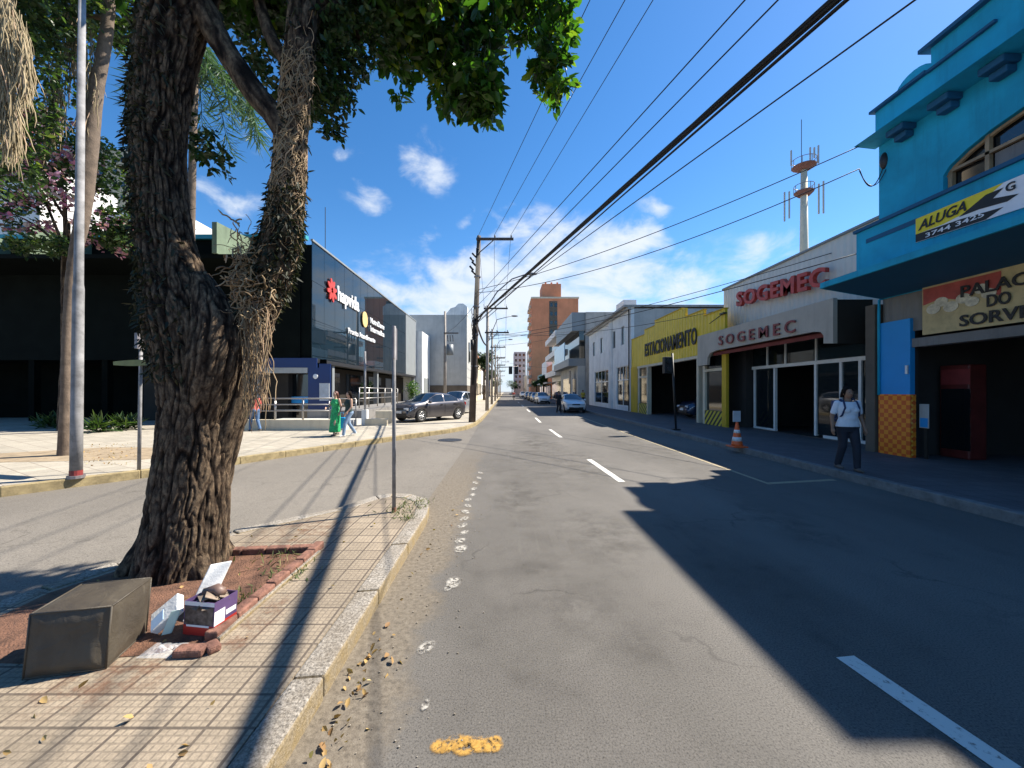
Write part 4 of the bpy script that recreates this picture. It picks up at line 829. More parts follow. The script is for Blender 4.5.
def bark_tube(mb, ridges, path, rad, n=72, step=.03, amp=.03, freq=8.0, cap=True):
    path = [Vector(p) for p in path]; L = [0]
    for a, b_ in zip(path, path[1:]): L.append(L[-1]+(b_-a).length)
    k = max(4, int(L[-1]/step)); pts = []; rs = []
    def catm(v, i, t):
        p0 = v[max(i-1,0)]; p1 = v[i]; p2 = v[i+1]; p3 = v[min(i+2,len(v)-1)]
        return .5*((2*p1)+(p2-p0)*t+(2*p0-5*p1+4*p2-p3)*t*t+(3*p1-p0-3*p2+p3)*t*t*t)
    for j in range(k+1):
        s = L[-1]*j/k; i = max(0,min(len(L)-2, next((q for q in range(len(L)-1) if L[q+1] >= s), len(L)-2))); t = (s-L[i])/(L[i+1]-L[i])
        pts.append(catm(path,i,t)); rs.append(max(.01,catm(rad,i,t)))
    t0 = (pts[1]-pts[0]).normalized(); u = Vector((1,0,0)); u = (u-t0*u.dot(t0)).normalized(); prev = t0; base = len(mb.v)
    for i, p in enumerate(pts):
        t = (pts[min(i+1,k)]-pts[max(i-1,0)]).normalized(); u = (prev.rotation_difference(t) @ u).normalized(); prev = t; w = t.cross(u); s = L[-1]*i/k
        for j in range(n):
            a = 2*math.pi*j/n; dr = u*math.cos(a)+w*math.sin(a); q = dr*rs[i]
            wv = mnoise.noise(Vector((p.x+q.x, p.y+q.y, s*1.3))*4)*.3
            c1 = Vector((q.x*freq+wv, q.y*freq+wv, s*freq*.13+7+path[0].x)); f1 = abs(mnoise.noise(c1)); f2 = abs(mnoise.noise(Vector((q.x*freq*1.9, q.y*freq*1.9, s*freq*.5+3))))
            f3 = abs(mnoise.noise(c1*2.3))
            rd = min(1, f1/.17)*.55+min(1, f2/.22)*.3+min(1,f3/.25)*.15
            big = mnoise.noise(Vector((q.x*2.2, q.y*2.2, s*1.1)))*rs[i]*.05
            mb.v.append(tuple(p + dr*(rs[i]+big+(rd-.75)*amp*min(1,rs[i]/.2)))); ridges.append(max(0,min(1,rd)))
    for i in range(k):
        for j in range(n): mb.f.append((base+i*n+j, base+i*n+(j+1)%n, base+(i+1)*n+(j+1)%n, base+(i+1)*n+j))
    if cap: mb.f.append(tuple(base+k*n+j for j in range(n)))
    return pts, rs
def set_attr(o, vals):
    a = o.data.attributes.new('ridge', 'FLOAT', 'POINT'); a.data.foreach_set('value', np.array(vals, np.float32))
T1 = P(178,590,3.42); T1.z = .12
tree = thing('old_street_tree', 'big old forked tree with cracked bark and dry roots in the corner island soil bed', 'tree', (T1.x,T1.y,.12))
def pp(lst, D):
    pts = []; rd = []
    for e in lst:
        d = e[3] if len(e) > 3 else D; q = P(e[0], e[1], d); th = math.cos(math.atan2(abs(e[0]-CX), F)); pts.append(q); rd.append(e[2]/2*d/F*th)
    return pts, rd
mb = MB(); rg = []
main_p, main_r = pp([(176,602,116),(179,588,106),(183,560,97),(188,520,89),(192,481,82),(195,440,76),(197,400,75),(193,360,80),(184,318,84),(175,280,70),(166,240,60),(161,195,57),(158,150,58),(160,110,60),(165,70,64),(173,30,68),(184,-10,72),(196,-80,72),(200,-170,64)], 3.42)
bark_tube(mb, rg, main_p, main_r, 240, .015, .036, 16.5)
stem_p, stem_r = pp([(208,500,40),(217,455,42),(229,415,40),(239,385,36),(247,350,36),(257,315,40),(270,280,42),(280,245,40),(286,205,34),(290,165,32),(292,125,30),(296,85,29),(300,45,30),(304,0,30),(308,-60,30),(318,-140,28)], 3.5)
bark_tube(mb, rg, stem_p, stem_r, 110, .02, .03, 14)
kn, kr = pp([(200,450,30,3.42),(205,410,48,3.36),(212,368,56,3.3),(217,336,52,3.3),(212,308,42,3.34),(200,278,24,3.42)], 3.3); bark_tube(mb, rg, kn, kr, 110, .016, .034, 16.5)
lm, lr = pp([(188,-5,44),(205,15,34),(218,38,28),(236,66,26),(256,94,26),(274,116,24),(287,140,20)], 3.45); bark_tube(mb, rg, lm, lr, 40, .025, .02, 11)
for br_ in [[(303,10,26,3.5),(330,-20,20,3.6),(370,-50,14,3.9),(410,-60,9,4.2),(450,-30,5,4.5)],[(300,40,22,3.5),(320,10,14,3.6),(345,10,9,3.8),(360,40,5,4.0)],[(410,-60,9,4.2),(480,-90,8,4.6),(530,-60,6,5.1),(552,-10,4,5.3),(556,50,2,5.3)],[(450,-30,6,4.5),(462,30,5,4.8),(468,90,2,4.9)],[(410,-60,9,4.2),(425,-10,6,4.6),(436,50,3,4.8)],[(370,-50,8,3.9),(398,10,5,4.5),(402,50,2,4.7)],
            [(200,-100,50,3.42),(120,-190,38,3.3),(20,-260,26,3.2),(-100,-300,14,3.1)],[(205,-140,50,3.42),(240,-260,40,3.0),(280,-420,26,2.5)],[(318,-140,28,3.5),(400,-220,20,3.9),(480,-300,12,4.4)],[(299,75,16,3.5),(270,35,14,3.6),(248,-40,12,3.8)],[(200,-100,44,3.42),(190,-200,36,4.4),(180,-220,24,5.6)]]:
    b_, r_ = pp(br_, 3.5); bark_tube(mb, rg, b_, r_, 20, .05, .012, 12)
trunk = mb.build('trunk', M['bark'], tree, True); set_attr(trunk, rg)
# flare roots
for a in (-.4, .9, 2.2, 3.4):
    mb = MB(); rg = []; d = Vector((math.cos(a), math.sin(a), 0)); c0 = Vector((T1.x,T1.y,.12))
    bark_tube(mb, rg, [c0+d*.2+Vector((0,0,.34)), c0+d*.3+Vector((0,0,.12)), c0+d*.38+Vector((0,0,.0)), c0+d*.45+Vector((0,0,-.08))], [.07,.09,.08,.05], 40, .02, .03, 13)
    o = mb.build('root', M['bark'], tree, True); set_attr(o, rg)
# dry aerial roots
def strand(mb, p, d, L, r=.004, drop=.5, wild=.5, n=4, seg=7):
    pts = [Vector(p)]; d = Vector(d)
    for i in range(seg):
        d = (d + Vector((random.gauss(0,wild), random.gauss(0,wild), random.gauss(0,wild)-drop))*.45).normalized(); pts.append(pts[-1]+d*L/seg)
    mb.tube(pts, [r]*(seg)+[r*.3], n, False)
def axis_at(path, rad, t):
    x = t*(len(path)-1); i = min(len(path)-2, int(x)); f = x-i; return path[i].lerp(path[i+1], f), rad[i]*(1-f)+rad[i+1]*f
mb = MB()
def hug(path, rad, t0, t1, cnt, rr, off=1.0, spin=1.5):
    for i in range(cnt):
        t = random.uniform(t0, t1); a = random.uniform(0, 6.28); L_ = random.uniform(.03,.11); sp = random.gauss(0, spin); pts_ = []
        for k in range(9):
            tt = max(0, t - L_*k/8); p, r = axis_at(path, rad, tt); aa = a + sp*k/8 + .25*math.sin(k*1.3+i); f = off + .10*math.sin(k*.9+i*2.1) + (.12*(k/8)**2 if i % 4 == 0 else 0); pts_.append(p + Vector((math.cos(aa), math.sin(aa), 0))*r*f)
        mb.tube(pts_, [rr*random.uniform(.7,1.3)]*8+[rr*.4], 4, False)
hug(stem_p, stem_r, .56, .8, 520, .0042, 1.0); hug(stem_p, stem_r, .3, .6, 150, .004, 1.02)
for i in range(300):                     # the matted knot at the fork
    p = P(random.gauss(248,9), random.gauss(280,22), 3.36); d = Vector((random.gauss(0,1), random.gauss(-.3,1), random.gauss(-.2,1))).normalized()
    strand(mb, p, d, random.uniform(.10,.26), random.choice([.003,.005,.007]), .35, 1.0, 5, 8)
for i in range(150):
    p = P(random.uniform(240,270), random.uniform(300,390), 3.33); strand(mb, p, (random.gauss(0,.3),random.gauss(0,.3),-1), random.uniform(.15,.4), .0035, .9, .35)
for i in range(60):
    p = P(random.gauss(303,6), random.gauss(72,20), 3.35); strand(mb, p, (random.gauss(0,1),random.gauss(0,1),-.5), random.uniform(.06,.18), .0035, .8, .8)
tag(mb.build('dry_roots', M['roots'], tree, True), kind='stuff')
pts = []
for i in range(4500):
    t = random.uniform(.36,.9); p, r = axis_at(main_p, main_r, t); a = random.gauss(3.7,1.0); pts.append(p + Vector((math.cos(a), math.sin(a), 0))*r*random.uniform(.95,1.16))
for i in range(4200):
    t = random.choice([random.uniform(.36,.56),random.uniform(.36,.56),random.uniform(.3,.98)]); p, r = axis_at(stem_p, stem_r, t); a = random.uniform(0,6.28); pts.append(p + Vector((math.cos(a), math.sin(a), 0))*r*random.uniform(.95,1.16))
leaf_mesh('climbing_ferns', pts, .058, M['fern'], tree, .28, 2.6, jitter=.6)
for i in range(0): pass
# crown: lobes seen in the photo hang at their own distance, the rest of the crown spreads above
lob = []
def lobe(px, py, rpx, rpy, D, n, dd=.5): lob.append((P(px,py,D), (rpx*D/F, dd, rpy*D/F), n))
for a in [(468,98,28,22,4.9,560),(448,74,22,26,4.9,420),(488,92,18,20,5.0,380),(432,48,28,28,4.8,520),(402,38,24,28,4.7,430),(478,40,24,26,5.0,420),(455,12,34,20,4.9,500),(390,70,12,14,4.7,120),(545,62,18,26,5.3,420),(560,80,13,16,5.3,240),(530,12,30,20,5.3,420),(560,24,17,28,5.3,380),(500,-20,60,26,5.1,800),(395,6,24,26,4.6,380),(508,4,12,10,5.0,70)]: lobe(*a)
big_pts = np.concatenate([cloud_pts(c, r, n, .35) for c, r, n in lob]); leaf_mesh('crown', big_pts, .125, M['leaf'], tree, .5, .9, jitter=.5)
lob = []
for a in [(322,60,22,34,3.9,1200),(338,84,13,24,3.9,450),(322,108,17,17,3.9,600),(345,40,22,32,3.9,850),(262,48,22,26,4.1,420),(245,12,26,18,4.1,450),(365,20,22,28,4.0,650),(300,20,26,26,4.0,420),(278,90,12,14,4.1,160),(225,-14,26,18,4.0,400),(205,150,12,18,3.9,260),(205,135,9,10,3.9,120)]: lobe(*a)
sp_ = np.concatenate([cloud_pts(c, r, n, .3) for c, r, n in lob]); leaf_mesh('crown', sp_, .066, M['leaf_small'], tree, .5, .7, jitter=.5)
up = []  # out of view; dense clusters added here to shade the upper trunk
for (x,y,z,rx,ry,rz,n) in [(-1.9,3.9,6.0,.9,.8,.45,2600),(-1.0,4.3,6.9,1.1,1.0,.5,2400),(-2.4,3.7,5.75,.6,.6,.35,1400),(-.9,4.0,6.0,.7,.7,.35,1200),(-2.6,3.2,6.6,1.5,1.3,.7,1500),(-1.2,4.2,6.3,1.3,1.2,.7,900),(-3.9,2.6,6.8,1.4,1.3,.8,900),(-.2,5.0,6.9,.9,.9,.5,900),(-2.2,4.6,7.4,1.8,1.6,.9,1800),(-3.4,3.8,7.8,1.8,1.6,.9,1400),(-1.0,3.2,7.2,1.0,1.0,.6,900),(-3.2,3.6,5.7,.8,.8,.35,500),(-4.6,3.6,7.2,1.2,1.2,.7,700)]:
    up.append(cloud_pts((x,y,z),(rx,ry,rz),n,.3))
leaf_mesh('crown', np.concatenate(up), .13, M['leaf'], tree, .55, .4)
tw = MB()
for c in big_pts[::60]:
    c = Vector(c); strand(tw, c+Vector((random.uniform(-.2,.2),0,.4)), (0,0,-1), .5, .006, .7, .4)
tw.build('twigs', M['fern'], tree)

def simple_tree(label, base, pathpts, rads, clusters, leafmat_, size, mat=None, name='tree', extra=None, asp=.5, droop=.4, group=None):
    t = thing(name, label, 'tree', base, group); mb = MB(); rg = []
    bark_tube(mb, rg, pathpts, rads, 22, .12, .02, 7); top = pathpts[-1]
    for (c, r, n) in clusters[:7]:
        c = Vector(c); s = pathpts[-2].lerp(pathpts[-1], random.random()); md = s.lerp(c,.5)+Vector((0,0,.2)); mb2 = [s, md, c]; bark_tube(mb, rg, mb2, [rads[-1]*.6, rads[-1]*.4, rads[-1]*.12], 8, .2, .005, 7)
    o = mb.build('trunk', mat or M['bark'], t, True); set_attr(o, rg)
    if clusters: leaf_mesh('crown', np.concatenate([cloud_pts(c, r, n, .3) for c, r, n in clusters]), size, leafmat_, t, asp, droop)
    return t
# leaning slim tree on the far pavement
bs = G(66,455,.15)
lt = simple_tree('slim leaning tree with swollen ringed trunk behind the lamp pole', bs, [bs-Vector((0,0,.1)), P(66,400,9.3), P(67,340,9.3), P(72,270,9.3), P(82,220,9.3), P(88,160,9.3), P(95,100,9.3), P(106,35,9.3), P(112,-20,9.3)], [.16,.10,.09,.10,.14,.17,.14,.12,.10],
    [(P(130,-10,9.3),(1.4,1.2,.9),900),(P(60,-5,9.6),(1.4,1.2,.9),1300),(P(100,20,9.8),(.8,.8,.6),500),(P(20,30,9.8),(.9,.9,1.0),900)], M['leaf_dark'], .16, M['bark_tan'])
mb = MB()
for i in range(260):
    c = random.choice([(72,30,9.2,7,30),(86,70,9.2,8,40),(55,90,9.2,8,26)]); p = P(random.gauss(c[0],c[3]*.6), random.gauss(c[1],c[4]*.6), c[2]); strand(mb, p, (0,0,-1), random.uniform(.5,1.3), .008, 1.0, .3)
tag(mb.build('hanging_moss', M['moss'], lt), kind='stuff')
# tree with matted tan hanging roots at the left edge
bs = Vector((-12.2,7.6,.14))
mt = simple_tree('large tree at the left edge with tan matted roots hanging from its limb', bs, [bs-Vector((0,0,.1)), bs+Vector((0,0,3)), bs+Vector((.2,0,6)), bs+Vector((.8,0,9)), bs+Vector((1.6,.2,10.5))], [.45,.36,.33,.28,.2],
    [(P(10,-20,8.2),(1.4,1.2,.9),1300),(P(40,60,8.6),(.6,.7,1.6),900),(P(38,20,8.6),(.7,.8,1.2),800),(P(28,130,8.8),(.5,.5,1.0),400),(P(-30,150,8.2),(1.2,1,1.5),900),(P(30,-60,8.0),(2,1.5,1),1200),(P(110,-30,9.5),(1.6,1.5,.9),900),(P(20,175,9),(.5,.5,.5),300)], M['leaf_dark'], .13)
mb = MB()
for i in range(1500):
    cx_, cy_, sx_, sy_ = random.choice([(6,30,9,38),(2,75,7,30),(10,115,7,14),(23,55,4,22),(-6,10,10,40)]); p = P(random.gauss(cx_,sx_*.55), random.gauss(cy_,sy_*.6), random.gauss(7.4,.12)); strand(mb, p, (random.gauss(.1,.25),0,-1), random.uniform(.3,.9), random.choice([.005,.008,.011]), 1.0, .33, 4, 6)
tag(mb.build('hanging_roots', M['moss'], mt), kind='stuff')
# pink flowering tree in front of the dark building
bs = Vector((-17.4,15.2,.14))
cl = [(P(30,175,14),(1.1,1.0,1.1),650),(P(66,180,14),(.8,.8,.8),420),(P(5,210,14),(1.1,1.0,.7),500),(P(60,140,14),(1.1,1.0,.8),500),(P(110,235,14.5),(1.1,.9,.6),900),(P(15,140,14),(1.3,1,1.1),900),(P(105,170,14.5),(1,.9,1.1),900),(P(128,225,14.5),(.8,.8,1.1),700),(P(45,245,13.8),(1.4,.8,.4),900)]
ft = simple_tree('flowering tree with pink blossom in front of the dark building', bs, [bs-Vector((0,0,.1)), bs+Vector((.1,0,3)), bs+Vector((.4,-.3,6)), bs+Vector((.8,-.6,8))], [.22,.17,.13,.09], cl, M['leaf_dark'], .17, name='flowering_tree')
leaf_mesh('blossom', np.concatenate([cloud_pts(c, [q*1.08 for q in r], 330, .8) for c, r, n in cl[:6]]), .16, M['petal'], ft, .9, 0)
# palm
bs = Vector((-13.6,16.2,.14)); pt = thing('palm_tree', 'palm with drooping blue green fronds glimpsed behind the forked tree', 'palm', bs)
top = P(196,60,15.5); mb = MB(); mb.tube([bs, bs.lerp(top,.4)+Vector((.1,0,0)), bs.lerp(top,.8), top], [.2,.15,.13,.12], 12); mb.build('trunk', M['bark_tan'], pt, True)
for k in range(13):
    a = 2*math.pi*k/13+.2; up_ = random.uniform(.1,1.0); d = Vector((math.cos(a), math.sin(a), up_)); pts_ = [top.copy()]; 
    for j in range(10): d = (d + Vector((0,0,-.3))).normalized(); pts_.append(pts_[-1]+d*.36)
    st_ = MB(); st_.tube(pts_, [.03-.0024*j for j in range(11)], 5); fr = st_.build('frond', M['palm'], pt)
    lp = []; ud = []
    for j in range(1,11):
        for q in range(9):
            c = pts_[j-1].lerp(pts_[j], q/9); s = Vector((-math.sin(a), math.cos(a), 0))
            for sg_ in (-1,1): lp.append(c); ud.append(s*sg_*.9+Vector((0,0,-1.1))+d*.4)
    leaf_mesh('leaflets', lp, .75, M['palm'], fr, .06, updir=np.array([list(u) for u in ud])*2.2)
# undergrowth, bush, distant trees
bs = Vector((-9.1,38,.9)); t = thing('green_bush', 'small green bush at the far end of the clinic wing', 'bush', bs)
leaf_mesh('foliage', np.concatenate([cloud_pts(bs+Vector((0,0,.9)),(.7,.7,1.0),900,.3)]), .14, M['leaf'], t)
MB().tube([bs, bs+Vector((0,0,.8))], .05, 6).build('stem', M['bark_tan'], t)
for i,(x,y,h,r,lab) in enumerate([(-3.6,66,8.6,1.9,'street tree rising behind the second utility pole'),(-3.9,90,7,1.8,'street tree farther along the left pavement'),(3.5,190,7.6,3.2,'rounded green tree closing the view at the end of the street'),(-3.2,150,7,2.4,'dark tree at the far left end of the street'),(8.4,84,5.4,1.4,'small street tree in front of the orange shop'),(8.3,101,5,1.3,'small street tree by the teal shop')]):
    bs = Vector((x,y,.14 if x < 3 or x > 6 else 0)); tp = bs+Vector((0,0,h-r)); 
    simple_tree(lab, bs, [bs, bs.lerp(tp,.5), tp], [.22,.18,.13], [(tp+Vector((random.uniform(-.5,.5)*r,random.uniform(-.5,.5)*r,random.uniform(-.3,.4)*r)),(r*.7,r*.7,r*.55),450) for _ in range(5)], M['leaf_small'], .3, name='street_tree', group=None)
for i,(px,py,lab) in enumerate([(50,428,'spiky low plant left of the lamp pole in the building shade'),(125,430,'low plant in the shade between lamp pole and sign post'),(98,432,'small shaded plant beside the leaning tree')]):
    bs = G(px,py,.15); t = thing('shade_plant', lab, 'plant', bs); lp = [bs+Vector((random.gauss(0,.15),random.gauss(0,.15),random.uniform(0,.3))) for _ in range(160)]
    leaf_mesh('foliage', lp, .5, M['leaf_dark'], t, .12, -1.5)
# weeds, litter leaves, grit
lp = []
for i in range(420):
    c = random.choice([(-1.4,5.1,.13,.14),(-1.22,4.75,.13,.08),(-1.95,2.9,.13,.08),(-1.86,3.3,.13,.1),(-1.25,5.35,.13,.12),(-2.1,3.55,.13,.15)]); lp.append((random.gauss(c[0],c[3]),random.gauss(c[1],c[3]),c[2]))
tag(leaf_mesh('weeds', lp, .06, M['grass'], None, .18, -2.0), 'tufts of grass and weeds around the tree bed and sign post', 'weeds', kind='stuff')
lp = []
for i in range(80):
    y_ = random.uniform(.9,6) if random.random() < .4 else random.gauss(2.1,.35); lp.append((-.93+abs(random.gauss(0,.12))*(1 if y_ < 5 else 2), y_, .012))
for i in range(60): lp.append((random.uniform(-3.4,-1.3), random.uniform(1.6,4.6), .138))
for i in range(150): p = G(random.uniform(70,140), random.uniform(444,466),.15); lp.append((p.x,p.y,.165))
tag(leaf_mesh('fallen_leaves', lp, .042, M['dryleaf'], None, .55, 0), 'dry brown leaves scattered along the kerb and tree bed', 'leaves', kind='stuff')
gb = MB()
for i in range(500):
    y_ = random.uniform(.8,9); x_ = random.triangular(-.96,-.1,-.8) if y_ < 5.5 else random.uniform(-1.6,-.2); r_ = random.choice([.003,.004,.007]); gb.ball((x_,y_,.003+r_*.3),(r_,r_*.8,r_*.6),5,3)
tag(gb.build('grit', M['kerb'], None), 'loose grit and pebbles in the gutter beside the island kerb', 'grit', kind='stuff')

# ------------------------------------------------------------------ tree bed edging, rubbish
ed = thing('tree_bed_edging', 'low red brick edging around the tree bed', 'edging', (-1.85,2.9,.12))
mb = MB(); y_ = 2.42
while y_ < 3.72: mb.obox((-1.86+random.uniform(-.008,.008), y_+.1, .15), (.085,.2,.07+random.uniform(-.006,.006)), random.uniform(-.04,.04)); y_ += .212
x_ = -1.9
while x_ > -2.7: mb.obox((x_-.1, 3.78+.1*(x_+1.9), .15), (.2,.085,.07), random.uniform(-.05,.05)+.1); x_ -= .212
mb.build('bricks', M['brickedge'], ed, bevel=.012); mb = MB(); y_ = 2.42
mb.box(-1.822,-1.79,2.42,3.75,.12,.15); mb.build('mortar_strip', M['kerb'], ed, bevel=.008)
p = G(184,661,.12); mb = MB(); mb.obox((p.x,p.y+.05,.147),(.17,.08,.05),.06); mb.obox((p.x+.1,p.y+.09,.145),(.07,.1,.045),.9)
tag(mb.build('loose_brick', M['brickedge'], None, bevel=.014), 'broken red brick lying at the near end of the tree bed edging', 'brick')
# ottoman
q = [G(105.5,669,.125), G(23,680,.125), G(146,632,.125)]; a = q[0]; ux = (q[1]-q[0]); uy = (q[2]-q[0]); h_ = .345
ux = ux.normalized()*.372; uy = (uy - ux.normalized()*uy.dot(ux.normalized())*.2).normalized()*.34
ot = thing('upholstered_stool', 'dark olive brown cube stool left on the pavement beside the tree trunk', 'stool', a + (ux+uy)/2)
m, N, L, B = newmat('faux_leather'); tc = N.new('ShaderNodeTexCoord'); v = tc.outputs['Object']
colr = ramp(N, L, nzn(N, L, v, 4, 7, .65), [(.3,(.04,.031,.022)),(.7,(.075,.062,.044))]); sm = nzn(N, L, v, 5, 5, .6, (1,1,.35), 1.5)
colr = mixc(N, L, ramp(N, L, sm, [(.62,(0,0,0)),(.7,(.35,)*3)]), colr, (.17,.145,.11)); L.new(colr, B.inputs['Base Color']); B.inputs['Roughness'].default_value = .62; bump(N, L, B, nzn(N, L, v, 9, 8, .6, None, 1.0), .5, .02)
mb = MB(); K = 26
def face(o_, e1, e2):
    base = len(mb.v); nn = e1.cross(e2).normalized()
    for i in range(K+1):
        for j in range(K+1):
            s, t = i/K, j/K; p = o_+e1*s+e2*t; edge = min(s,1-s,t,1-t); dsp = .014*min(1,edge*6)+(mnoise.noise(p*5)*.016+abs(mnoise.noise(Vector((p.x*14,p.y*14,p.z*5))))*.006)*min(1,edge*8); mb.v.append(tuple(p+nn*dsp))
    for i in range(K):
        for j in range(K): mb.f.append((base+i*(K+1)+j, base+(i+1)*(K+1)+j, base+(i+1)*(K+1)+j+1, base+i*(K+1)+j+1))
uz = Vector((0,0,h_)); sk = Vector((.015,.02,0))
A = [a, a+ux, a+ux+uy, a+uy]; Bt = [x+uz+sk for x in A]
def f4(p0,p1,p3): face(p0, p1-p0, p3-p0)
f4(A[1],A[0],Bt[1]); f4(A[0],A[3],Bt[0]); f4(A[3],A[2],Bt[3]); f4(A[2],A[1],Bt[2]); f4(Bt[1],Bt[0],Bt[2]); f4(A[0],A[1],A[3])
mb.build('upholstery', m, ot, True)
mb = MB()
for i in range(4): mb.tube([A[i], Bt[i]], .006, 6); mb.tube([Bt[i], Bt[(i+1)%4]], .006, 6); mb.tube([A[i]+Vector((0,0,.005)), A[(i+1)%4]+Vector((0,0,.005))], .006, 6)
mb.build('piping', m, ot, True)
# printed carton with rubbish
c0 = G(183,634,.128); c1 = G(213,637,.128); c3 = G(236,622,.128); ux = c1-c0; uy = (c3-c1)*1.0; uz = Vector((.012,.0,.215))
bx_ = thing('printed_carton', 'open red white and purple printed carton full of rubbish beside the stool', 'carton', c0+(ux+uy)/2)
def slab(p, e1, e2, e3): 
    p = Vector(p); mbb = MB(); mbb.add([p,p+e1,p+e1+e2,p+e2,p+e3,p+e1+e3,p+e1+e2+e3,p+e2+e3],[(0,3,2,1),(4,5,6,7),(0,1,5,4),(1,2,6,5),(2,3,7,6),(3,0,4,7)]); return mbb
un = ux.normalized()*.004; vn = uy.normalized()*.004
mb = MB()
for s_ in (slab(c0,ux,vn,uz), slab(c0+uy-vn,ux,vn,uz), slab(c0+vn,un,uy-vn*2,uz), slab(c0+ux-un+vn,un,uy-vn*2,uz), slab(c0+un+vn,ux-un*2,uy-vn*2,uz*.02)): mb.add(s_.v, s_.f)
mb.build('carton_walls', pm('carton_purple',(.1,.06,.16),.2,8,.55,.05,40), bx_)
def panel(p, e1, e2, u0, u1, v0, v1, nn, mat, name):
    MB().poly([p+e1*u0+e2*v0+nn, p+e1*u1+e2*v0+nn, p+e1*u1+e2*v1+nn, p+e1*u0+e2*v1+nn]).build(name, mat, bx_)
nf = -vn*.35; nr = un*.35
photo = pm('printed_photo',(.1,.085,.08),.9,30,.4,0,10,stain=.6)
panel(c0,ux,uz,.03,.97,.32,.86,nf,photo,'printed_picture'); panel(c0,ux,uz,.0,1,.0,.3,nf,M['red'],'red_band'); panel(c0,ux,uz,0,1,.88,1,nf,M['whitetext'],'white_band'); panel(c0,ux,uz,.1,.85,.25,.31,nf*1.5,M['whitetext'],'white_stripe')
panel(c1,uy,uz,.03,1,.0,.34,nr,M['red'],'red_band'); panel(c1,uy,uz,.0,.45,.3,.72,nr*1.5,M['whitetext'],'white_band'); panel(c1,uy,uz,.5,.95,.45,.6,nr*1.2,M['whitetext'],'white_stripe')
fl = MB(); 
for (p, e, w) in [(c0+uz, ux, -vn*11), (c0+uy+uz, ux, vn*12)]: s_ = slab(p, e, w+Vector((0,0,.035)), Vector((0,0,.003))); fl.add(s_.v, s_.f)
mb = MB(); cen = c0+(ux+uy)/2+uz*.92
for i in range(26): mb.obox(cen+Vector((random.gauss(0,.04),random.gauss(0,.03),random.uniform(-.02,.035))), (random.uniform(.05,.12),random.uniform(.03,.08),.004), random.uniform(0,3), random.uniform(-.9,.9))
tag(mb.build('crumpled_packaging', pm('kraft',(.22,.17,.13),.6,12,.8,.1,30), None), 'crumpled brown packaging heaped inside the open carton', 'rubbish')
mb = MB(); mb.tube([cen+Vector((-.05,0,.03)), cen+Vector((.02,.02,.05)), cen+Vector((.07,.0,.03))], [.03,.035,.03], 12)
tag(mb.build('brown_cup', pm('cup',(.16,.1,.08),.3,12,.5,.1,30), None, True), 'small brown cup lying on top of the open carton', 'cup')
foam = pm('polystyrene',(.72,.72,.7),.08,8,.8,.3,60)
pf = G(188,628,.128); mb = slab(pf+Vector((-.09,.06,.0)), Vector((.11,.07,0)), Vector((-.006,.012,.004)), Vector((.06,.17,.31)))
o = tag(mb.build('foam_sheet', foam, None, bevel=.01), 'white polystyrene sheet leaning behind the carton against the trunk', 'foam sheet')
pf = G(158,640,.128); mb = slab(pf+Vector((-.03,.03,.015)), Vector((.12,.06,.11)), Vector((-.05,.06,.08)), Vector((-.02,-.03,.03)))
lf = thing('white_package', 'white and pale blue folded package propped between stool and carton', 'package', pf)
mb.build('folded_card', foam, lf, bevel=.004); s_ = slab(pf+Vector((-.04,-.003,.055)), Vector((.05,.03,.06)), Vector((-.025,.03,.045)), Vector((-.002,-.002,.003))); s_.build('blue_print', pm('paleblue',(.35,.5,.7),.15,8,.5,0,10), lf)
s_ = slab(pf+Vector((.012,.02,.02)), Vector((.045,.02,.14)), Vector((.04,.02,.0)), Vector((-.004,-.006,.0))); s_.build('mint_sheet', pm('mint',(.5,.66,.6),.1,8,.5,0,10), lf)
m, N, L, B = newmat('clear_plastic'); B.inputs['Base Color'].default_value = (.8,.82,.85,1); B.inputs['Roughness'].default_value = .12
t = N.new('ShaderNodeBsdfTransparent'); mx = N.new('ShaderNodeMixShader'); mx.inputs[0].default_value = .28; L.new(t.outputs[0], mx.inputs[1]); L.new(B.outputs[0], mx.inputs[2]); L.new(mx.outputs[0], N['Material Output'].inputs['Surface'])
pf = G(160,652,.13); mb = MB(); K = 22
for i in range(K+1):
    for j in range(K+1):
        x_ = pf.x-.09+.2*i/K; y2 = pf.y-.06+.14*j/K; mb.v.append((x_,y2,.134+.035*abs(mnoise.noise(Vector((x_*22,y2*22,1))))*math.sin(math.pi*i/K)*math.sin(math.pi*j/K)*2))
for i in range(K):
    for j in range(K): mb.f.append((i*(K+1)+j,(i+1)*(K+1)+j,(i+1)*(K+1)+j+1,i*(K+1)+j+1))
tag(mb.build('plastic_bag', m, None), 'crumpled clear plastic wrap lying below the white package', 'plastic bag')
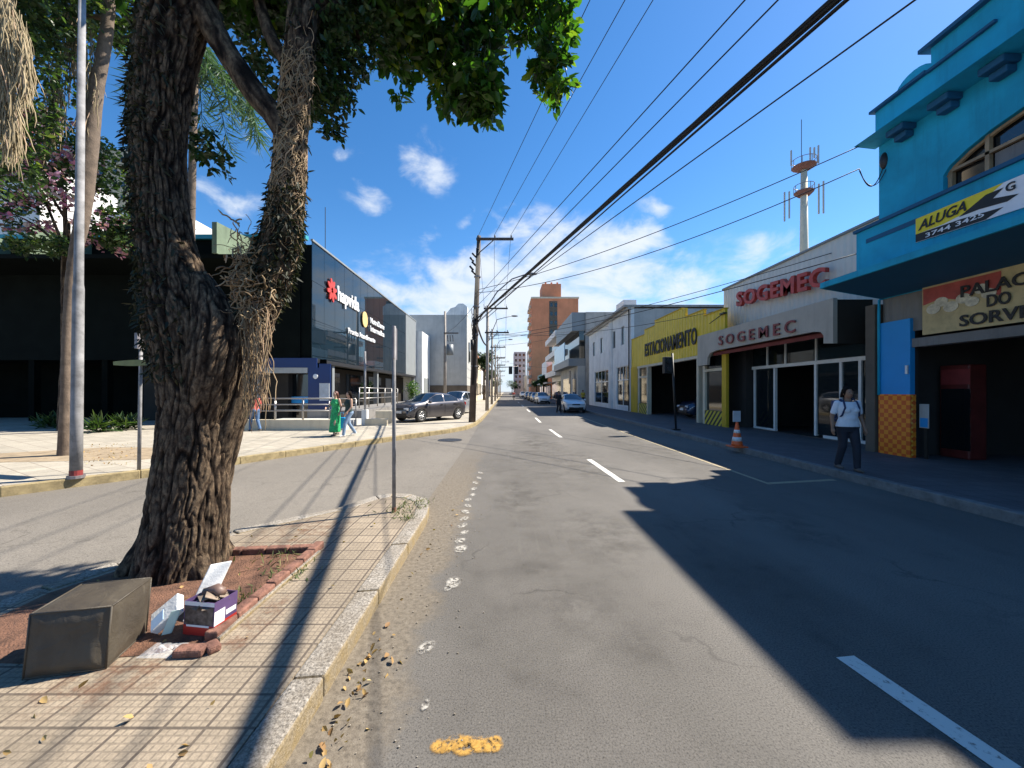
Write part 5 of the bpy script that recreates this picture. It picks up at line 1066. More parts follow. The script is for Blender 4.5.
# ------------------------------------------------------------------ poles, posts, wires
p0 = G(394,512,.125)
t = thing('sign_post', 'slim grey post with edge-on sign at the tip of the island', 'sign post', p0)
MB().tube([p0, p0+Vector((-.0,0,2.42))], .024, 12).build('post', M['galv'], t, True)
MB().obox(p0+Vector((0,.03,2.2)), (.025,.26,.42), .12).build('sign_plate', M['galv_dark'], t, bevel=.004)
MB().tube([p0, p0+Vector((0,0,.06))], .03, 12).build('rust_collar', pm('rust',(.2,.1,.06),.3,20,.8,.3,40), t)
p0 = G(139,470,.15)
t = thing('sign_post', 'slim post with narrow greenish street name blade on the far pavement', 'sign post', p0)
MB().tube([p0, p0+Vector((.04,0,2.6))], .03, 12).build('post', M['galv'], t, True)
mb = MB(); 
for i in range(12):
    a = -.6+i*.085; b_ = a+.085; f = lambda q: .03*(1-(abs(q)/.65)**2)
    mb.add([(p0.x+a,p0.y-.2*a-.03,2.28+f(a)),(p0.x+b_,p0.y-.2*b_-.03,2.28+f(b_)),(p0.x+b_,p0.y-.2*b_+.22,2.26+f(b_)*.2),(p0.x+a,p0.y-.2*a+.22,2.26+f(a)*.2),
            (p0.x+a,p0.y-.2*a-.03,2.22-f(a)),(p0.x+b_,p0.y-.2*b_-.03,2.22-f(b_)),(p0.x+b_,p0.y-.2*b_+.22,2.24-f(b_)*.2),(p0.x+a,p0.y-.2*a+.22,2.24-f(a)*.2)],[(0,1,2,3),(7,6,5,4),(0,4,5,1),(1,5,6,2),(2,6,7,3),(3,7,4,0)])
mb.build('street_name_blade', pm('name_blade',(.16,.18,.06),.3,5,.6,.1,30,stain=.4), t)
MB().obox(p0+Vector((.05,0,2.52)), (.05,.3,.3), .2).build('sign_plate', M['galv_dark'], t)
p0 = G(76,478,.15); tp = P(83,-60,6.9)
t = thing('lamp_pole', 'tall pale galvanised lamp pole near the kerb with red paint at its foot', 'lamp pole', p0)
MB().tube([p0, p0.lerp(tp,.12), p0.lerp(tp,.35), p0.lerp(tp,.36), tp], [.085,.082,.076,.066,.045], 18).build('pole', M['galv'], t, True)
MB().tube([p0, p0+Vector((0,0,.05))], .12, 12).build('base_flange', M['galv_dark'], t); MB().tube([p0+Vector((0,0,.05)), p0+Vector((0,0,.14))], .088, 14, False).build('red_paint_mark', M['maroon'], t)
a = tp; MB().tube([a, a+Vector((.5,.2,.5)), a+Vector((1.3,.5,.6))], [.04,.035,.03], 8).build('arm', M['galv'], t, True); MB().ball(a+Vector((1.6,.6,.6)),(.35,.14,.08)).build('lamp_head', M['galv_dark'], t, True)
p0 = G(676,430,.15)
t = thing('signal_post', 'black post with dark pedestrian signal box on the right pavement', 'signal post', p0)
MB().tube([p0, p0+Vector((-.15,0,3.05))], .04, 10).build('post', M['blackmetal'], t, True); MB().box(p0.x-.5,p0.x-.18,p0.y-.12,p0.y+.12,2.4,3.05).build('signal_box', M['black'], t, bevel=.02)
for z in (2.56,2.88): MB().tube([(p0.x-.34,p0.y-.2,z),(p0.x-.34,p0.y-.12,z)],.09,12).build('visor', M['blackmetal'], t)
MB().box(p0.x-.14,p0.x+.14,p0.y-.1,p0.y+.1,.15,.2).build('base_plate', M['blackmetal'], t)
t = thing('signal_post', 'thin pale post rising from the stepped planters of the ramp', 'post', P(365,417,17.5)); q = P(365,417,17.5)
MB().tube([Vector((q.x,q.y,.4)), Vector((q.x,q.y,3.5))], .05, 8).build('post', M['galv'], t, True); MB().box(q.x-.12,q.x+.12,q.y-.12,q.y+.12,.13,.85).build('plinth', M['white'], t)
def utility_pole(label, base, top, mat, arms=((9.0,1.8),), lamp=None, r=(.17,.1), clutter=False, box=None):
    t = thing('utility_pole', label, 'utility pole', base, 'poles along the left pavement'); b0 = Vector(base); t0 = Vector(top)
    MB().tube([b0-Vector((0,0,.1)), b0.lerp(t0,.5), t0], [r[0],(r[0]+r[1])/2,r[1]], 12).build('pole', mat, t, True)
    for z, w, x_ in arms:
        c_ = b0.lerp(t0, (z-b0.z)/(t0.z-b0.z)); a = MB(); a.box(c_.x-x_, c_.x-x_+w, c_.y-.16, c_.y-.06, z-.05, z+.06); a.tube([(c_.x, c_.y-.11, z-.7),(c_.x+w*.4, c_.y-.11, z-.05)], .025, 6); a.build('crossarm', M['polewood'], t)
        for k in (.06,.5,.94):
            iq = MB(); iq.tube([(c_.x-x_+w*k,c_.y-.11,z+.06),(c_.x-x_+w*k,c_.y-.11,z+.14),(c_.x-x_+w*k,c_.y-.11,z+.2)],[.02,.045,.03],8); iq.build('insulator', M['conc_dark'], t, True)
    if lamp:
        z0, pts_ = lamp; a = MB(); a.tube(pts_, .03, 8); a.build('lamp_arm', M['galv_dark'], t, True); e = Vector(pts_[-1]); MB().ball(e+Vector((.18,0,-.02)),(.28,.12,.07)).build('lamp_head', M['galv'], t, True)
    if clutter:
        q = b0.lerp(t0,.84)
        for k in range(5): MB().tube([(q.x-.1-.12*(k%2), q.y-.2+.1*k, q.z+.25*k-.5),(q.x-.3-.1*(k%2), q.y-.2+.1*k, q.z+.25*k-.3)], .05, 7).build('cutout_fuse', M['blackmetal'], t, True)
        q = b0.lerp(t0,.43)
        mb = MB()
        for k in range(14):
            pts_ = [q+Vector((.14*math.cos(a_+k)+random.uniform(-.04,.04), .14*math.sin(a_+k)-.05, .5+.09*k-random.uniform(0,.9)*j/6)) for j,a_ in enumerate([.5*i for i in range(7)])]; mb.tube(pts_, .015, 5)
        mb.tube([q+Vector((-.12,-.16,-.4)), q+Vector((-.12,-.16,.1))], .09, 8); mb.tube([q+Vector((-.02,-.18,.3)), q+Vector((-.02,-.18,1.6))], .05, 7)
        for k in range(6): mb.tube([b0.lerp(t0,.2)+Vector((.02*k-.06,-.17,0)), b0.lerp(t0,.5)+Vector((.02*k-.06,-.15,0)), b0.lerp(t0,.93)+Vector((-.1+.03*k,-.12,0))], .012, 5)
        mb.build('cable_clutter', M['black'], t, True)
        for k in (.3,.47,.62,.78): c_ = b0.lerp(t0,k); MB().tube([c_-Vector((0,0,.03)), c_+Vector((0,0,.03))], r[0]*.95, 12).build('strap', M['galv_dark'], t)
    return t
B0 = G(472,422,.15); T0 = P(479,238,B0.y); T0 = Vector((T0.x, B0.y, 9.45))
la = [B0.lerp(T0,.52), P(497,292,19.0), P(512,279,18.8), P(528,273.5,18.6)]
utility_pole('nearest dark weathered utility pole with crossarm and lamp arm', B0, T0, M['polewood'], ((9.25,1.85,.12),), (0,la), (.18,.1), True)
B1 = G(487,410.6,.15)
utility_pole('second utility pole pale and slimmer with two crossarms', B1, B1+Vector((.05,0,8.3)), M['poleconc'], ((8.2,1.9,.3),(6.3,1.9,.2)), (0,[B1+Vector((.05,0,5.4)), B1+Vector((.8,0,7.2)), B1+Vector((2.0,0,7.5))]), (.15,.1))
for y_, lab in [(45,'third utility pole along the left pavement'),(60,'fourth utility pole carrying the traffic signal arm'),(78,'fifth utility pole far down the left pavement'),(100,'sixth utility pole far down the left pavement'),(130,'last visible utility pole on the left pavement')]:
    bb_ = Vector((-1.55,y_,.15)); utility_pole(lab, bb_, bb_+Vector((.05,0,8.8)), M['poleconc'], ((8.5,1.9,.3),(6.8,1.7,.2)), (0,[bb_+Vector((.05,0,5.8)), bb_+Vector((.9,0,7.4)), bb_+Vector((2.0,0,7.6))]) if y_ in (45,78) else None, (.15,.1))
q = P(445,400,37); q.z = .15
t = thing('utility_pole', 'grey pole with transformer in front of the blank grey wall', 'utility pole', q); MB().tube([q, q+Vector((0,0,9.2))],[.16,.1],10).build('pole', M['poleconc'], t, True)
mb = MB(); mb.tube([q+Vector((.5,-.1,5.0)), q+Vector((.5,-.1,6.0))], .32, 12); mb.build('transformer', M['greypanel'], t, True); MB().box(q.x-.1,q.x+1.3,q.y-.15,q.y-.05,7.2,7.3).build('crossarm', M['polewood'], t)
for k in range(3): MB().tube([q+Vector((.3+.25*k,-.1,6.3)), q+Vector((.25+.25*k,-.1,6.9))], .04, 6).build('cutout_fuse', M['blackmetal'], t)
t = thing('traffic_signal', 'pair of black traffic lights hanging over the street from a mast arm', 'traffic light', (-1.4,59.8,4.9))
MB().tube([(-1.4,59.6,5.3),(2.0,59.6,5.5)], .06, 8).build('mast_arm', M['galv_dark'], t, True)
for x_ in (.85,1.75):
    h_ = MB().box(x_-.28,x_+.28,59.3,59.6,4.3,5.5).build('signal_head', M['black'], t, bevel=.04)
    for k in range(3): MB().tube([(x_,59.1,4.5+.4*k),(x_,59.3,4.5+.4*k)], .13, 10).build('visor', M['blackmetal'], h_)
def sag(a, b_, s, n=22):
    a = Vector(a); b_ = Vector(b_); return [a.lerp(b_,i/n)-Vector((0,0,4*s*(i/n)*(1-i/n))) for i in range(n+1)]
WI = 'overhead wires between the poles and shops'
def wire(label, a, b_, s=.15, r=.011, mat=None, n=22, name='overhead_wire', cat='wire', group=WI):
    return tag(MB().tube(sag(a,b_,s,n), r, 6).build(name, mat or M['black'], None, True), label, cat, group)
def through(px, py, zt, A, ext=2.2):      # far end A, passing the direction (px,py) at height zt, carried on past the camera
    A = Vector(A); D = F*(zt-EYE)/(CY-py); q = Vector(((px-CX)/F*D, D, zt)); return A + (q-A)*ext
ax = T0.x; yy_ = T0.y-.11
for i,(px, dx, lab) in enumerate([(590,-.0,'leftmost high voltage wire running up from the crossarm'),(625,.78,'middle high voltage wire running up from the crossarm'),(653,1.6,'rightmost high voltage wire running up from the crossarm')]):
    A = (T0.x-.12+.11+dx, yy_, 9.45); wire(lab, A, through(px,0,9.6,A,2.6), .0, .009)
    B_ = Vector((B1.x-.2+dx, B1.y-.11, 8.4)); wire(lab.replace('running up from the crossarm','between first and second poles'), A, B_, .25, .009)
wire('low voltage wire above the thick cable, upper of two', (-1.35,19.1,6.4), through(745,0,6.4,(-1.35,19.1,6.4)), .0, .01)
wire('low voltage wire above the thick cable, lower of two', (-1.35,19.1,5.95), through(778,0,5.9,(-1.35,19.1,5.95)), .0, .01)
wire('thin wire to the right of the thick cable bundle', (-1.35,19.1,5.45), through(915,0,5.2,(-1.35,19.1,5.45)), .0, .01)
wire('service wire hugging the underside of the thick bundle', (-1.4,19.1,5.05), through(842,0,5.1,(-1.4,19.1,5.1)), .0, .014)
wire('second service wire just below the thick bundle', (-1.4,19.1,5.1), through(852,0,5.05,(-1.4,19.1,5.05)), .0, .01)
A = Vector((-1.45,19.15,5.25)); E = through(835,0,5.25,A); bt = MB(); cen_ = sag(A,E,.0,60)
for k in range(6):
    ph = k*1.05; bt.tube([c_+Vector((.026*math.cos(ph+i*.5),0,.03*math.sin(ph+i*.5))) for i,c_ in enumerate(cen_)], .019, 6)
bt.tube(cen_, .028, 8)
tag(bt.build('cable_bundle', M['black'], None, True), 'thick black bundle of twisted telephone cables crossing the sky', 'cable bundle')
A = Vector((-1.45,19.3,5.2)); tag(MB().tube(sag(A,(B1.x,B1.y,5.3),.3), .05, 7).build('cable_bundle', M['black'], None, True), 'thick cable bundle between the first and second poles', 'cable bundle')
wire('upper sagging wire from the turquoise building eave to the nearest pole', (9.0,9.8,7.92), (-1.35,19.2,6.75), .35, .013); wire('lower sagging wire from the turquoise building wall to the nearest pole', (9.25,10.05,7.5), (-1.35,19.2,6.6), .6, .013)
wire('looped wire hanging by the corner of the turquoise building', (9.25,10.05,7.5), (XB-.02,9.6,7.35), .5, .012); wire('second looped wire by the corner of the turquoise building', (9.25,10.05,7.45), (XB-.02,9.55,7.2), .4, .01)
wire('thin wire from the second pole to the white corrugated front', (B1.x,B1.y,6.0), (XS-.02,12,6.0), .4, .012); wire('thin wire from the second pole across the letters to the turquoise canopy', (B1.x,B1.y,5.8), (9.3,9.9,5.3), .4, .014)
wire('thin wire from the second pole to the yellow parapet', (B1.x,B1.y,6.2), (XY,17.5,5.3), .5, .012); wire('thin wire crossing to the white two storey building', (B1.x,B1.y,6.2), (XW,35,7.6), .3, .012)
wire('thin wire crossing to the concrete building', (-1.5,45,7), (8,48,8.8), .3, .015); wire('low wire from third pole to the orange shop', (-1.5,60,6.6), (8.3,78,6.5), .3, .018)
pys = [B1.y,45,60,78,100,130]
for i in range(5):
    for x_,z_ in ((-1.7,8.55),(-.8,8.55),(.1,8.55),(-1.45,5.4)): wire('distant wire between poles on the left pavement', (x_,pys[i],z_), (x_,pys[i+1],z_), .3, .014 if z_ > 6 else .05, n=10, group='distant wires between far poles')
wire('wire from the nearest pole to the transformer pole', (-1.4,19.3,6.2), (q.x,37,7.3), .3, .012)

# ------------------------------------------------------------------ traffic cone
p0 = G(737,447,.15); t = thing('traffic_cone', 'orange and white traffic cone standing on the right pavement edge', 'cone', p0)
cn = lambda z0,z1,r0,r1: MB().rings([(p0.x,p0.y,.15+z0,r0,r0),(p0.x,p0.y,.15+z1,r1,r1)],20)
MB().box(p0.x-.2,p0.x+.2,p0.y-.2,p0.y+.2,.151,.19).build('base', M['orange'], t, bevel=.015)
body = MB(); body.rings([(p0.x,p0.y,.19,.15,.15),(p0.x,p0.y,.25,.135,.135),(p0.x,p0.y,.80,.035,.035),(p0.x,p0.y,.84,.03,.03)],22); body.build('cone_body', M['orange'], t, True)
for z0,z1 in ((.32,.43),(.54,.63)): 
    rr = lambda z: .135+(.035-.135)*(z-.25)/.55+.003
    MB().rings([(p0.x,p0.y,z0,rr(z0),rr(z0)),(p0.x,p0.y,z1,rr(z1),rr(z1))],22).build('reflective_band', M['retro'], t, True)
nt_ = MB(); nt_.obox((p0.x-.02,p0.y-.02,1.0),(.22,.02,.3),.1); nt_.build('paper_notice', M['curtain'], t)

# ------------------------------------------------------------------ cars
def interp(x, tab):
    for (a, va), (b_, vb) in zip(tab, tab[1:]):
        if x <= b_:
            t = 0 if b_ == a else max(0,(x-a)/(b_-a)); return va+(vb-va)*t
    return tab[-1][1]
def smooth_i(x, tab, w=.09): return (interp(x-w,tab)+interp(x,tab)*2+interp(x+w,tab))/4
def make_car(label, paint, loc, heading, kind='sedan', group=None, L=4.35, detail=True):
    W = .86; xf = L/2; wb = 1.27
    if kind == 'sedan': roof = [(-xf,.93),(-xf+.1,1.02),(-1.55,1.07),(-.85,1.40),(-.3,1.46),(.15,1.44),(1.0,1.0),(1.7,.9),(xf-.12,.76),(xf,.62)]; gh = (-1.5,1.0)
    else: roof = [(-xf,.9),(-xf+.08,1.05),(-xf+.3,1.4),(-1.2,1.5),(-.3,1.54),(.2,1.5),(1.05,1.04),(1.65,.95),(xf-.12,.8),(xf,.62)]; gh = (-xf+.15,1.05)
    belt = [(-xf,.88),(-1.5,1.0),(0,.95),(1.0,.92),(1.7,.84),(xf,.6)]; plan = [(-xf,.68),(-xf+.15,.8),(-1.2,W),(1.0,W),(1.7,.82),(xf-.15,.72),(xf,.55)]
    t = bpy.data.objects.new('parked_car', None); C.objects.link(t); ORG[t] = Vector((0,0,0)); tag(t, label, 'car', group)
    xs = [-xf+L*i/90 for i in range(91)]
    def section(x):
        w = smooth_i(x, plan, .06); zb = smooth_i(x, belt); zr = max(smooth_i(x, roof), zb+.01); z0 = .22 if abs(x) < xf-.25 else .22+.12*(abs(x)-(xf-.25))/.25
        for wx in (-wb, wb):
            d = abs(x-wx)
            if d < .36: z0 = max(z0, .30+math.sqrt(.36**2-d*d))
        h = zr-zb; g = min(1, h/.35); z0 = min(z0, zb-.1)
        return [(w*.93,z0),(w*.985,max(z0,.38) if z0 < .38 else z0+.01),(w,max(z0+.02,.62)),(w*.985,zb-.06 if zb-.06 > z0+.03 else z0+.04),(w*.94,zb),(w*(.94-.09*g),zb+h*.45),(w*(.94-.2*g),zb+h*.88),(w*(.94-.36*g),zb+h*.98),(w*.25,zr+.012*g),(0,zr+.015*g)]
    mb = MB(); k = 19
    for x in xs:
        s = section(x); row = [(x,-y,z) for y,z in s]+[(x,y,z) for y,z in reversed(s[:-1])]; mb.v += row
    for i in range(90):
        for j in range(k-1): mb.f.append((i*k+j, (i+1)*k+j, (i+1)*k+j+1, i*k+j+1))
    mb.f.append(tuple(range(k))); mb.f.append(tuple(reversed(range(90*k, 91*k))))
    mb.build('body', paint, t, True)
    un = MB(); un.box(-xf+.15,xf-.15,-.7,.7,.2,.6); un.build('underbody', M['black'], t)
    def sidepoint(x, f, sg_, o_=.006):
        s = section(x); lo = s[4]; mi = s[5]; hi = s[6]
        if f < .5: y,z = lo[0]+(mi[0]-lo[0])*f*2, lo[1]+(mi[1]-lo[1])*f*2
        else: y,z = mi[0]+(hi[0]-mi[0])*(f-.5)*2, mi[1]+(hi[1]-mi[1])*(f-.5)*2
        return (x, sg_*(y+o_), z+o_*.3)
    for sg_ in (-1,1):
        for (xa,xb) in ((gh[0]+.22,-.32),(-.24,gh[1]-.28)):
            g = MB(); n_ = 14
            for i in range(n_+1):
                x = xa+(xb-xa)*i/n_
                for f in (.1,.4,.7,.95): g.v.append(sidepoint(x,f,sg_))
            for i in range(n_):
                for j in range(3): g.f.append((i*4+j,(i+1)*4+j,(i+1)*4+j+1,i*4+j+1))
            g.build('side_window', M['carglass'], t, True)
    for (xa,xb,nm) in ((.2,gh[1]-.04,'windscreen'),(gh[0]+.02 if kind=='sedan' else -xf+.12,-.9 if kind=='sedan' else -xf+.32,'rear_window')):
        g = MB()
        for i in range(9):
            x = xa+(xb-xa)*i/8; s = section(x); ww = s[6][0]*.97; zr = s[9][1]
            for j in range(7):
                v_ = -1+2*j/6; g.v.append((x+.012*(1 if nm=='windscreen' else -1), v_*ww, s[6][1]+(zr-s[6][1])*(1-abs(v_)**3)+.012))
        for i in range(8):
            for j in range(6): g.f.append((i*7+j,(i+1)*7+j,(i+1)*7+j+1,i*7+j+1))
        g.build(nm, M['carglass'], t, True)
    for wx in (-wb,wb):
        for sg_ in (-1,1):
            w_ = MB(); n_ = 28
            prof = [(.17,.0),(.29,.0),(.315,.025),(.32,.1),(.315,.175),(.29,.2),(.17,.2)]
            for j in range(n_):
                a = 2*math.pi*j/n_
                for r_,y_ in prof: w_.v.append((wx+r_*math.cos(a), sg_*(.86-y_), .32+r_*math.sin(a)))
            m_ = len(prof)
            for j in range(n_):
                for i in range(m_): w_.f.append((j*m_+i, j*m_+(i+1)%m_, ((j+1)%n_)*m_+(i+1)%m_, ((j+1)%n_)*m_+i))
            wh = bpy.data.objects.new('wheel', None); C.objects.link(wh); wh.parent = t; ORG[wh] = Vector((0,0,0))
            w_.build('tyre', M['tyre'], wh, True)
            r_ = MB()
            for j in range(7):
                a = 2*math.pi*j/7; r_.obox((wx+.115*math.cos(a), sg_*.845, .32+.115*math.sin(a)), (.18,.02,.05), 0, -a, 'Y')
            ring = [(wx+.195*math.cos(2*math.pi*j/24), sg_*.845, .32+.195*math.sin(2*math.pi*j/24)) for j in range(25)]; r_.tube(ring, .02, 6, False); r_.tube([(wx,sg_*.82,.32),(wx,sg_*.862,.32)], .05, 10); r_.build('rim', M['rim'], wh, True)
    for sg_ in (-1,1):
        hl_ = MB(); 
        for i in range(5):
            f_ = i/4; x = xf-.03-.42*f_; s = section(x); hl_.v += [(x+.012, sg_*(s[3][0]*(.6 if i==0 else 1)+.008), s[3][1]-.10+.03*f_), (x+.012, sg_*(s[3][0]*(.6 if i==0 else 1)-.02), s[3][1]+.02)]
        for i in range(4): hl_.f.append((i*2,i*2+1,i*2+3,i*2+2))
        hl_.build('headlight', M['lamp_clear'], t, True); MB().obox((xf-.02,sg_*.5,.66),(.04,.34,.12)).build('headlight', M['lamp_clear'], t, bevel=.02)
        MB().obox((-xf+.04,sg_*.6,.86),(.1,.26,.16)).build('tail_light', M['lamp_red'], t, bevel=.02)
        MB().obox((.82,sg_*.93,1.0),(.12,.2,.13)).build('mirror', paint, t, bevel=.04)
        dh = MB(); dh.obox((-.05,sg_*(W+.005),.86),(.16,.02,.03)); dh.obox((-1.0,sg_*(W+.005),.88),(.16,.02,.03)); dh.build('door_handle', paint, t)
        sl_ = MB()
        for x in (.75,-.28,-1.15): sl_.box(x-.004,x+.004,sg_*(W+.001)-.004,sg_*(W+.001)+.004,.35,.9)
        sl_.build('door_seam', M['black'], t)
    gr = MB(); gr.obox((xf+.005,0,.66),(.03,.62,.1)); gr.obox((xf-.03,0,.38),(.08,1.1,.16)); gr.build('grille', M['black'], t, bevel=.01); MB().obox((xf+.025,0,.5),(.02,.4,.12)).build('number_plate', M['plate'], t); MB().obox((-xf-.01,0,.6),(.02,.4,.12)).build('number_plate', M['plate'], t)
    t.location = loc; t.rotation_euler = (0,0,heading); return t
make_car('dark grey sedan parked side-on on the left pavement by the utility pole', M['car_grey'], (-4.0,20.6,.15), math.atan2(-.78,-.62), 'sedan', L=3.95)
make_car('pale silver hatchback parked behind the dark grey sedan', M['car_silver'], (-3.35,26.8,.15), R(-104), 'hatch', L=4.0)
make_car('white sedan facing the camera at the right kerb, nearest of the parked row', M['car_white'], (5.45,31.6,0), R(-90), 'sedan')
make_car('white hatchback second in the parked row on the right', M['car_white'], (5.0,52,0), R(-86), 'hatch', L=4.1); make_car('silver car just behind the white hatchback', M['car_silver'], (4.8,59,0), R(-90), 'sedan')
make_car('dark car farther back in the right parked row', M['car_black'], (4.9,68,0), R(-90), 'hatch', L=4.1); make_car('farthest dark car near the end of the parked row', M['car_blue'], (4.9,80,0), R(-90), 'hatch', L=4.1)
make_car('small silver car at the far end of the street', M['car_silver'], (4.6,98,0), R(-90), 'hatch', L=4.1); make_car('dark blue car parked inside the yellow garage', M['car_blue'], (12.3,22.3,.15), R(180), 'hatch', L=4.1)
make_car('red hatchback parked far down the right kerb', carpaint('paint_red',(.4,.03,.02),.2), (6.0,90,0), R(-90), 'hatch', L=4.0)

# ------------------------------------------------------------------ people
SK1 = pm('skin_brown',(.27,.145,.09),.1,6,.55,.05,60); SK2 = pm('skin_light',(.45,.28,.2),.1,6,.55,.05,60)
HAIR = pm('dark_hair',(.014,.01,.008),.3,20,.85,.6,80,spec=.08); HAIR2 = pm('red_brown_hair',(.12,.04,.025),.3,20,.5,.6,80); EYE_ = pm('eye_dark',(.01,.01,.01),.1,6,.2,0,10); LIP = pm('lips',(.3,.09,.08),.1,6,.4,0,10)
CL = dict(tee=pm('white_cotton',(.68,.7,.76),.06,5,.85,.4,18,bdist=.02), jeans_dk=pm('dark_denim',(.018,.02,.032),.3,5,.85,.3,25,bdist=.02), jeans=pm('mid_denim',(.08,.15,.28),.35,5,.85,.3,25,bdist=.02), jeans_l=pm('light_denim',(.2,.29,.42),.35,5,.85,.3,25,bdist=.02),
          green=pm('green_print',(.02,.38,.13),.7,22,.75,.4,16,bdist=.02), darktop=pm('dark_green_top',(.02,.045,.04),.3,6,.85,.3,20), redtop=pm('red_top',(.5,.1,.08),.3,6,.85,.3,20), shoe=pm('shoe',(.12,.1,.09),.3,8,.7,.1,30), shoe_w=pm('shoe_white',(.6,.58,.56),.2,8,.6,.1,30),
          black=pm('black_cloth',(.015,.015,.02),.3,6,.85,.2,20), navy=pm('navy_cloth',(.02,.035,.1),.3,6,.8,.2,20), yel=pm('yellow_top',(.6,.42,.05),.2,6,.8,.2,20), helmet=pm('helmet',(.03,.03,.03),.2,6,.2,0,20))
def person(label, loc, heading, h=1.6, skin=SK1, top='tee', sleeve=.28, bottom='jeans_dk', shoes='shoe', hair=HAIR, hairlen=.0, stride=.12, arms=None, dress=False, lean=0, wide=1.0, vox=.011, bun=True, group=None, name='person', sit=False):
    t = bpy.data.objects.new(name, None); C.objects.link(t); ORG[t] = Vector((0,0,0)); tag(t, label, 'person', group)
    s = h/1.7; V = lambda x,y,z: Vector((x,y,z))
    hipL, hipR = V(-.09,0,.9), V(.09,0,.9)
    if sit: kL, kR, aL, aR = V(-.18,.38,.82), V(.18,.38,.82), V(-.2,.3,.42), V(.2,.3,.42)
    else:
        kL, kR = V(-.09,stride*.75+.02,.49), V(.09,-stride*.25+.03,.49); aL, aR = V(-.085,stride*1.1,.085), V(.085,-stride*1.2,.085+.05*min(1,stride*3))
    shL, shR = V(-.165*wide,0,1.395), V(.165*wide,0,1.395)
    arms = arms or (V(-.235,-.02,1.12), V(-.25,.05,.88), V(.235,-.02,1.12), V(.25,.05,.88)); eL, wL, eR, wR = [Vector(q) for q in arms]
    def limb(mb, pts, rs, n=12):
        mb.tube(pts, rs, n)
        for p_, r_ in zip(pts, rs): mb.ball(p_, r_*.985, 12, 8)
    def torso(mb, o_=0, z0=.8, z1=1.45):
        base = [(.80,.155,.105),(.9,.178*wide,.125),(1.0,.158*wide,.11),(1.08,.132*wide,.1),(1.2,.148*wide,.112),(1.3,.16*wide,.12),(1.37,.165*wide,.1),(1.42,.13*wide,.08),(1.455,.07,.062)]
        rg = [(0,.012 if .94<z<1.33 else 0,z,rx+o_,ry+o_) for z,rx,ry in base if z0-.001 <= z <= z1+.001]; mb.rings(rg, 24)
    mb = MB(); torso(mb); mb.rings([(0,0,1.42,.058,.058),(0,.005,1.47,.05,.052),(0,.012,1.53,.05,.055)],16)
    mb.ball((0,.02,1.60),(.073,.092,.105),20,14); mb.ball((0,.045,1.55),(.055,.062,.06),16,10); mb.ball((0,.112,1.585),(.013,.018,.022),8,6)
    for sg_ in (-1,1): mb.ball((sg_*.075,.01,1.595),(.012,.02,.03),8,6)
    limb(mb, [shL,eL,wL], [.05,.04,.027]); limb(mb, [shR,eR,wR], [.05,.04,.027])
    limb(mb, [hipL,kL,aL], [.095,.06,.042]); limb(mb, [hipR,kR,aR], [.095,.06,.042])
    for sg_, e_, w_ in ((-1,eL,wL),(1,eR,wR)):
        d = (w_-e_).normalized(); sd = d.cross(V(sg_,0,0)).normalized(); ot_ = V(sg_,0,0)
        pc = w_+d*.055; limb(mb, [w_, w_+d*.03, pc+d*.03], [.026,.032,.03])
        for k,(o_,ln) in enumerate([(-.027,.062),(-.009,.075),(.009,.07),(.027,.055)]):
            b_ = w_+d*.08+sd*o_; m1 = b_+d*ln*.5+V(-sg_*.004,0,0); limb(mb, [b_, m1, m1+d*ln*.5+V(-sg_*.016,0,0)], [.0125,.0115,.010], 8)
        b_ = w_+d*.03-sd*.02; limb(mb, [b_, b_-sd*.03+d*.03, b_-sd*.035+d*.06], [.014,.013,.011], 8)
    for a_ in (aL,aR): limb(mb, [a_-V(0,.03,.04), a_+V(0,.06,-.045), a_+V(0,.14,-.055)], [.036,.034,.024])
    for v_i in range(len(mb.v)): mb.v[v_i] = tuple(Vector(mb.v[v_i])*s)
    def fin(o, sm=2, vx=None):
        r_ = o.modifiers.new('remesh','REMESH'); r_.mode = 'VOXEL'; r_.voxel_size = vx or vox; r_.use_smooth_shade = True
        if sm: q_ = o.modifiers.new('smooth','SMOOTH'); q_.factor = .5; q_.iterations = sm
    fin(mb.build('body', skin, t, True), 1)
    def cloth(nm, fn, mat, sm=4):
        m_ = MB(); fn(m_); m_.v = [tuple(Vector(q)*s) for q in m_.v]; o = m_.build(nm, mat, t, True)
        if sm is not None: fin(o, sm, vox*1.15)
        return o
    def f_top(m_):
        torso(m_, .016, .9 if not dress else 1.0, 1.42)
        for sh_, e_ in ((shL,eL),(shR,eR)):
            if sleeve > 0: limb(m_, [sh_, sh_.lerp(e_, sleeve/.28)], [.060,.056])
            elif sleeve == 0: m_.ball(sh_*.93, .05)
        for sg_ in (-1,1): m_.ball((sg_*.075,.09,1.25),(.082,.07,.075))
        if bun and wide > 1.1: m_.ball((0,.05,1.08),(.15,.1,.12))
    cloth('shirt' if not dress else 'dress_top', f_top, CL[top])
    if dress:
        def f_d(m_): m_.rings([(0,.01,1.1,.15,.115),(0,.01,1.0,.165,.13),(0,0,.9,.19,.145),(0,stride*.1,.7,.2,.17),(0,stride*.2,.45,.2,.19),(0,stride*.3,.2,.21,.22),(0,stride*.3,.14,.2,.21)],30)
        cloth('skirt', f_d, CL[top])
    else:
        def f_b(m_):
            torso(m_, .012, .8, 1.0); limb(m_, [hipL,kL,aL+V(0,0,.0)], [.108,.072,.058]); limb(m_, [hipR,kR,aR+V(0,0,.0)], [.108,.072,.058])
            for sg_ in (-1,1): m_.ball((sg_*.08,-.06,.9),(.09,.08,.09))
        cloth('trousers', f_b, CL[bottom])
    for a_ in (aL,aR):
        def f_s(m_, a_=a_): limb(m_, [a_-V(0,.035,.045), a_+V(0,.06,-.05), a_+V(0,.15,-.058)], [.044,.04,.03])
        cloth('shoe', f_s, CL[shoes], 2)
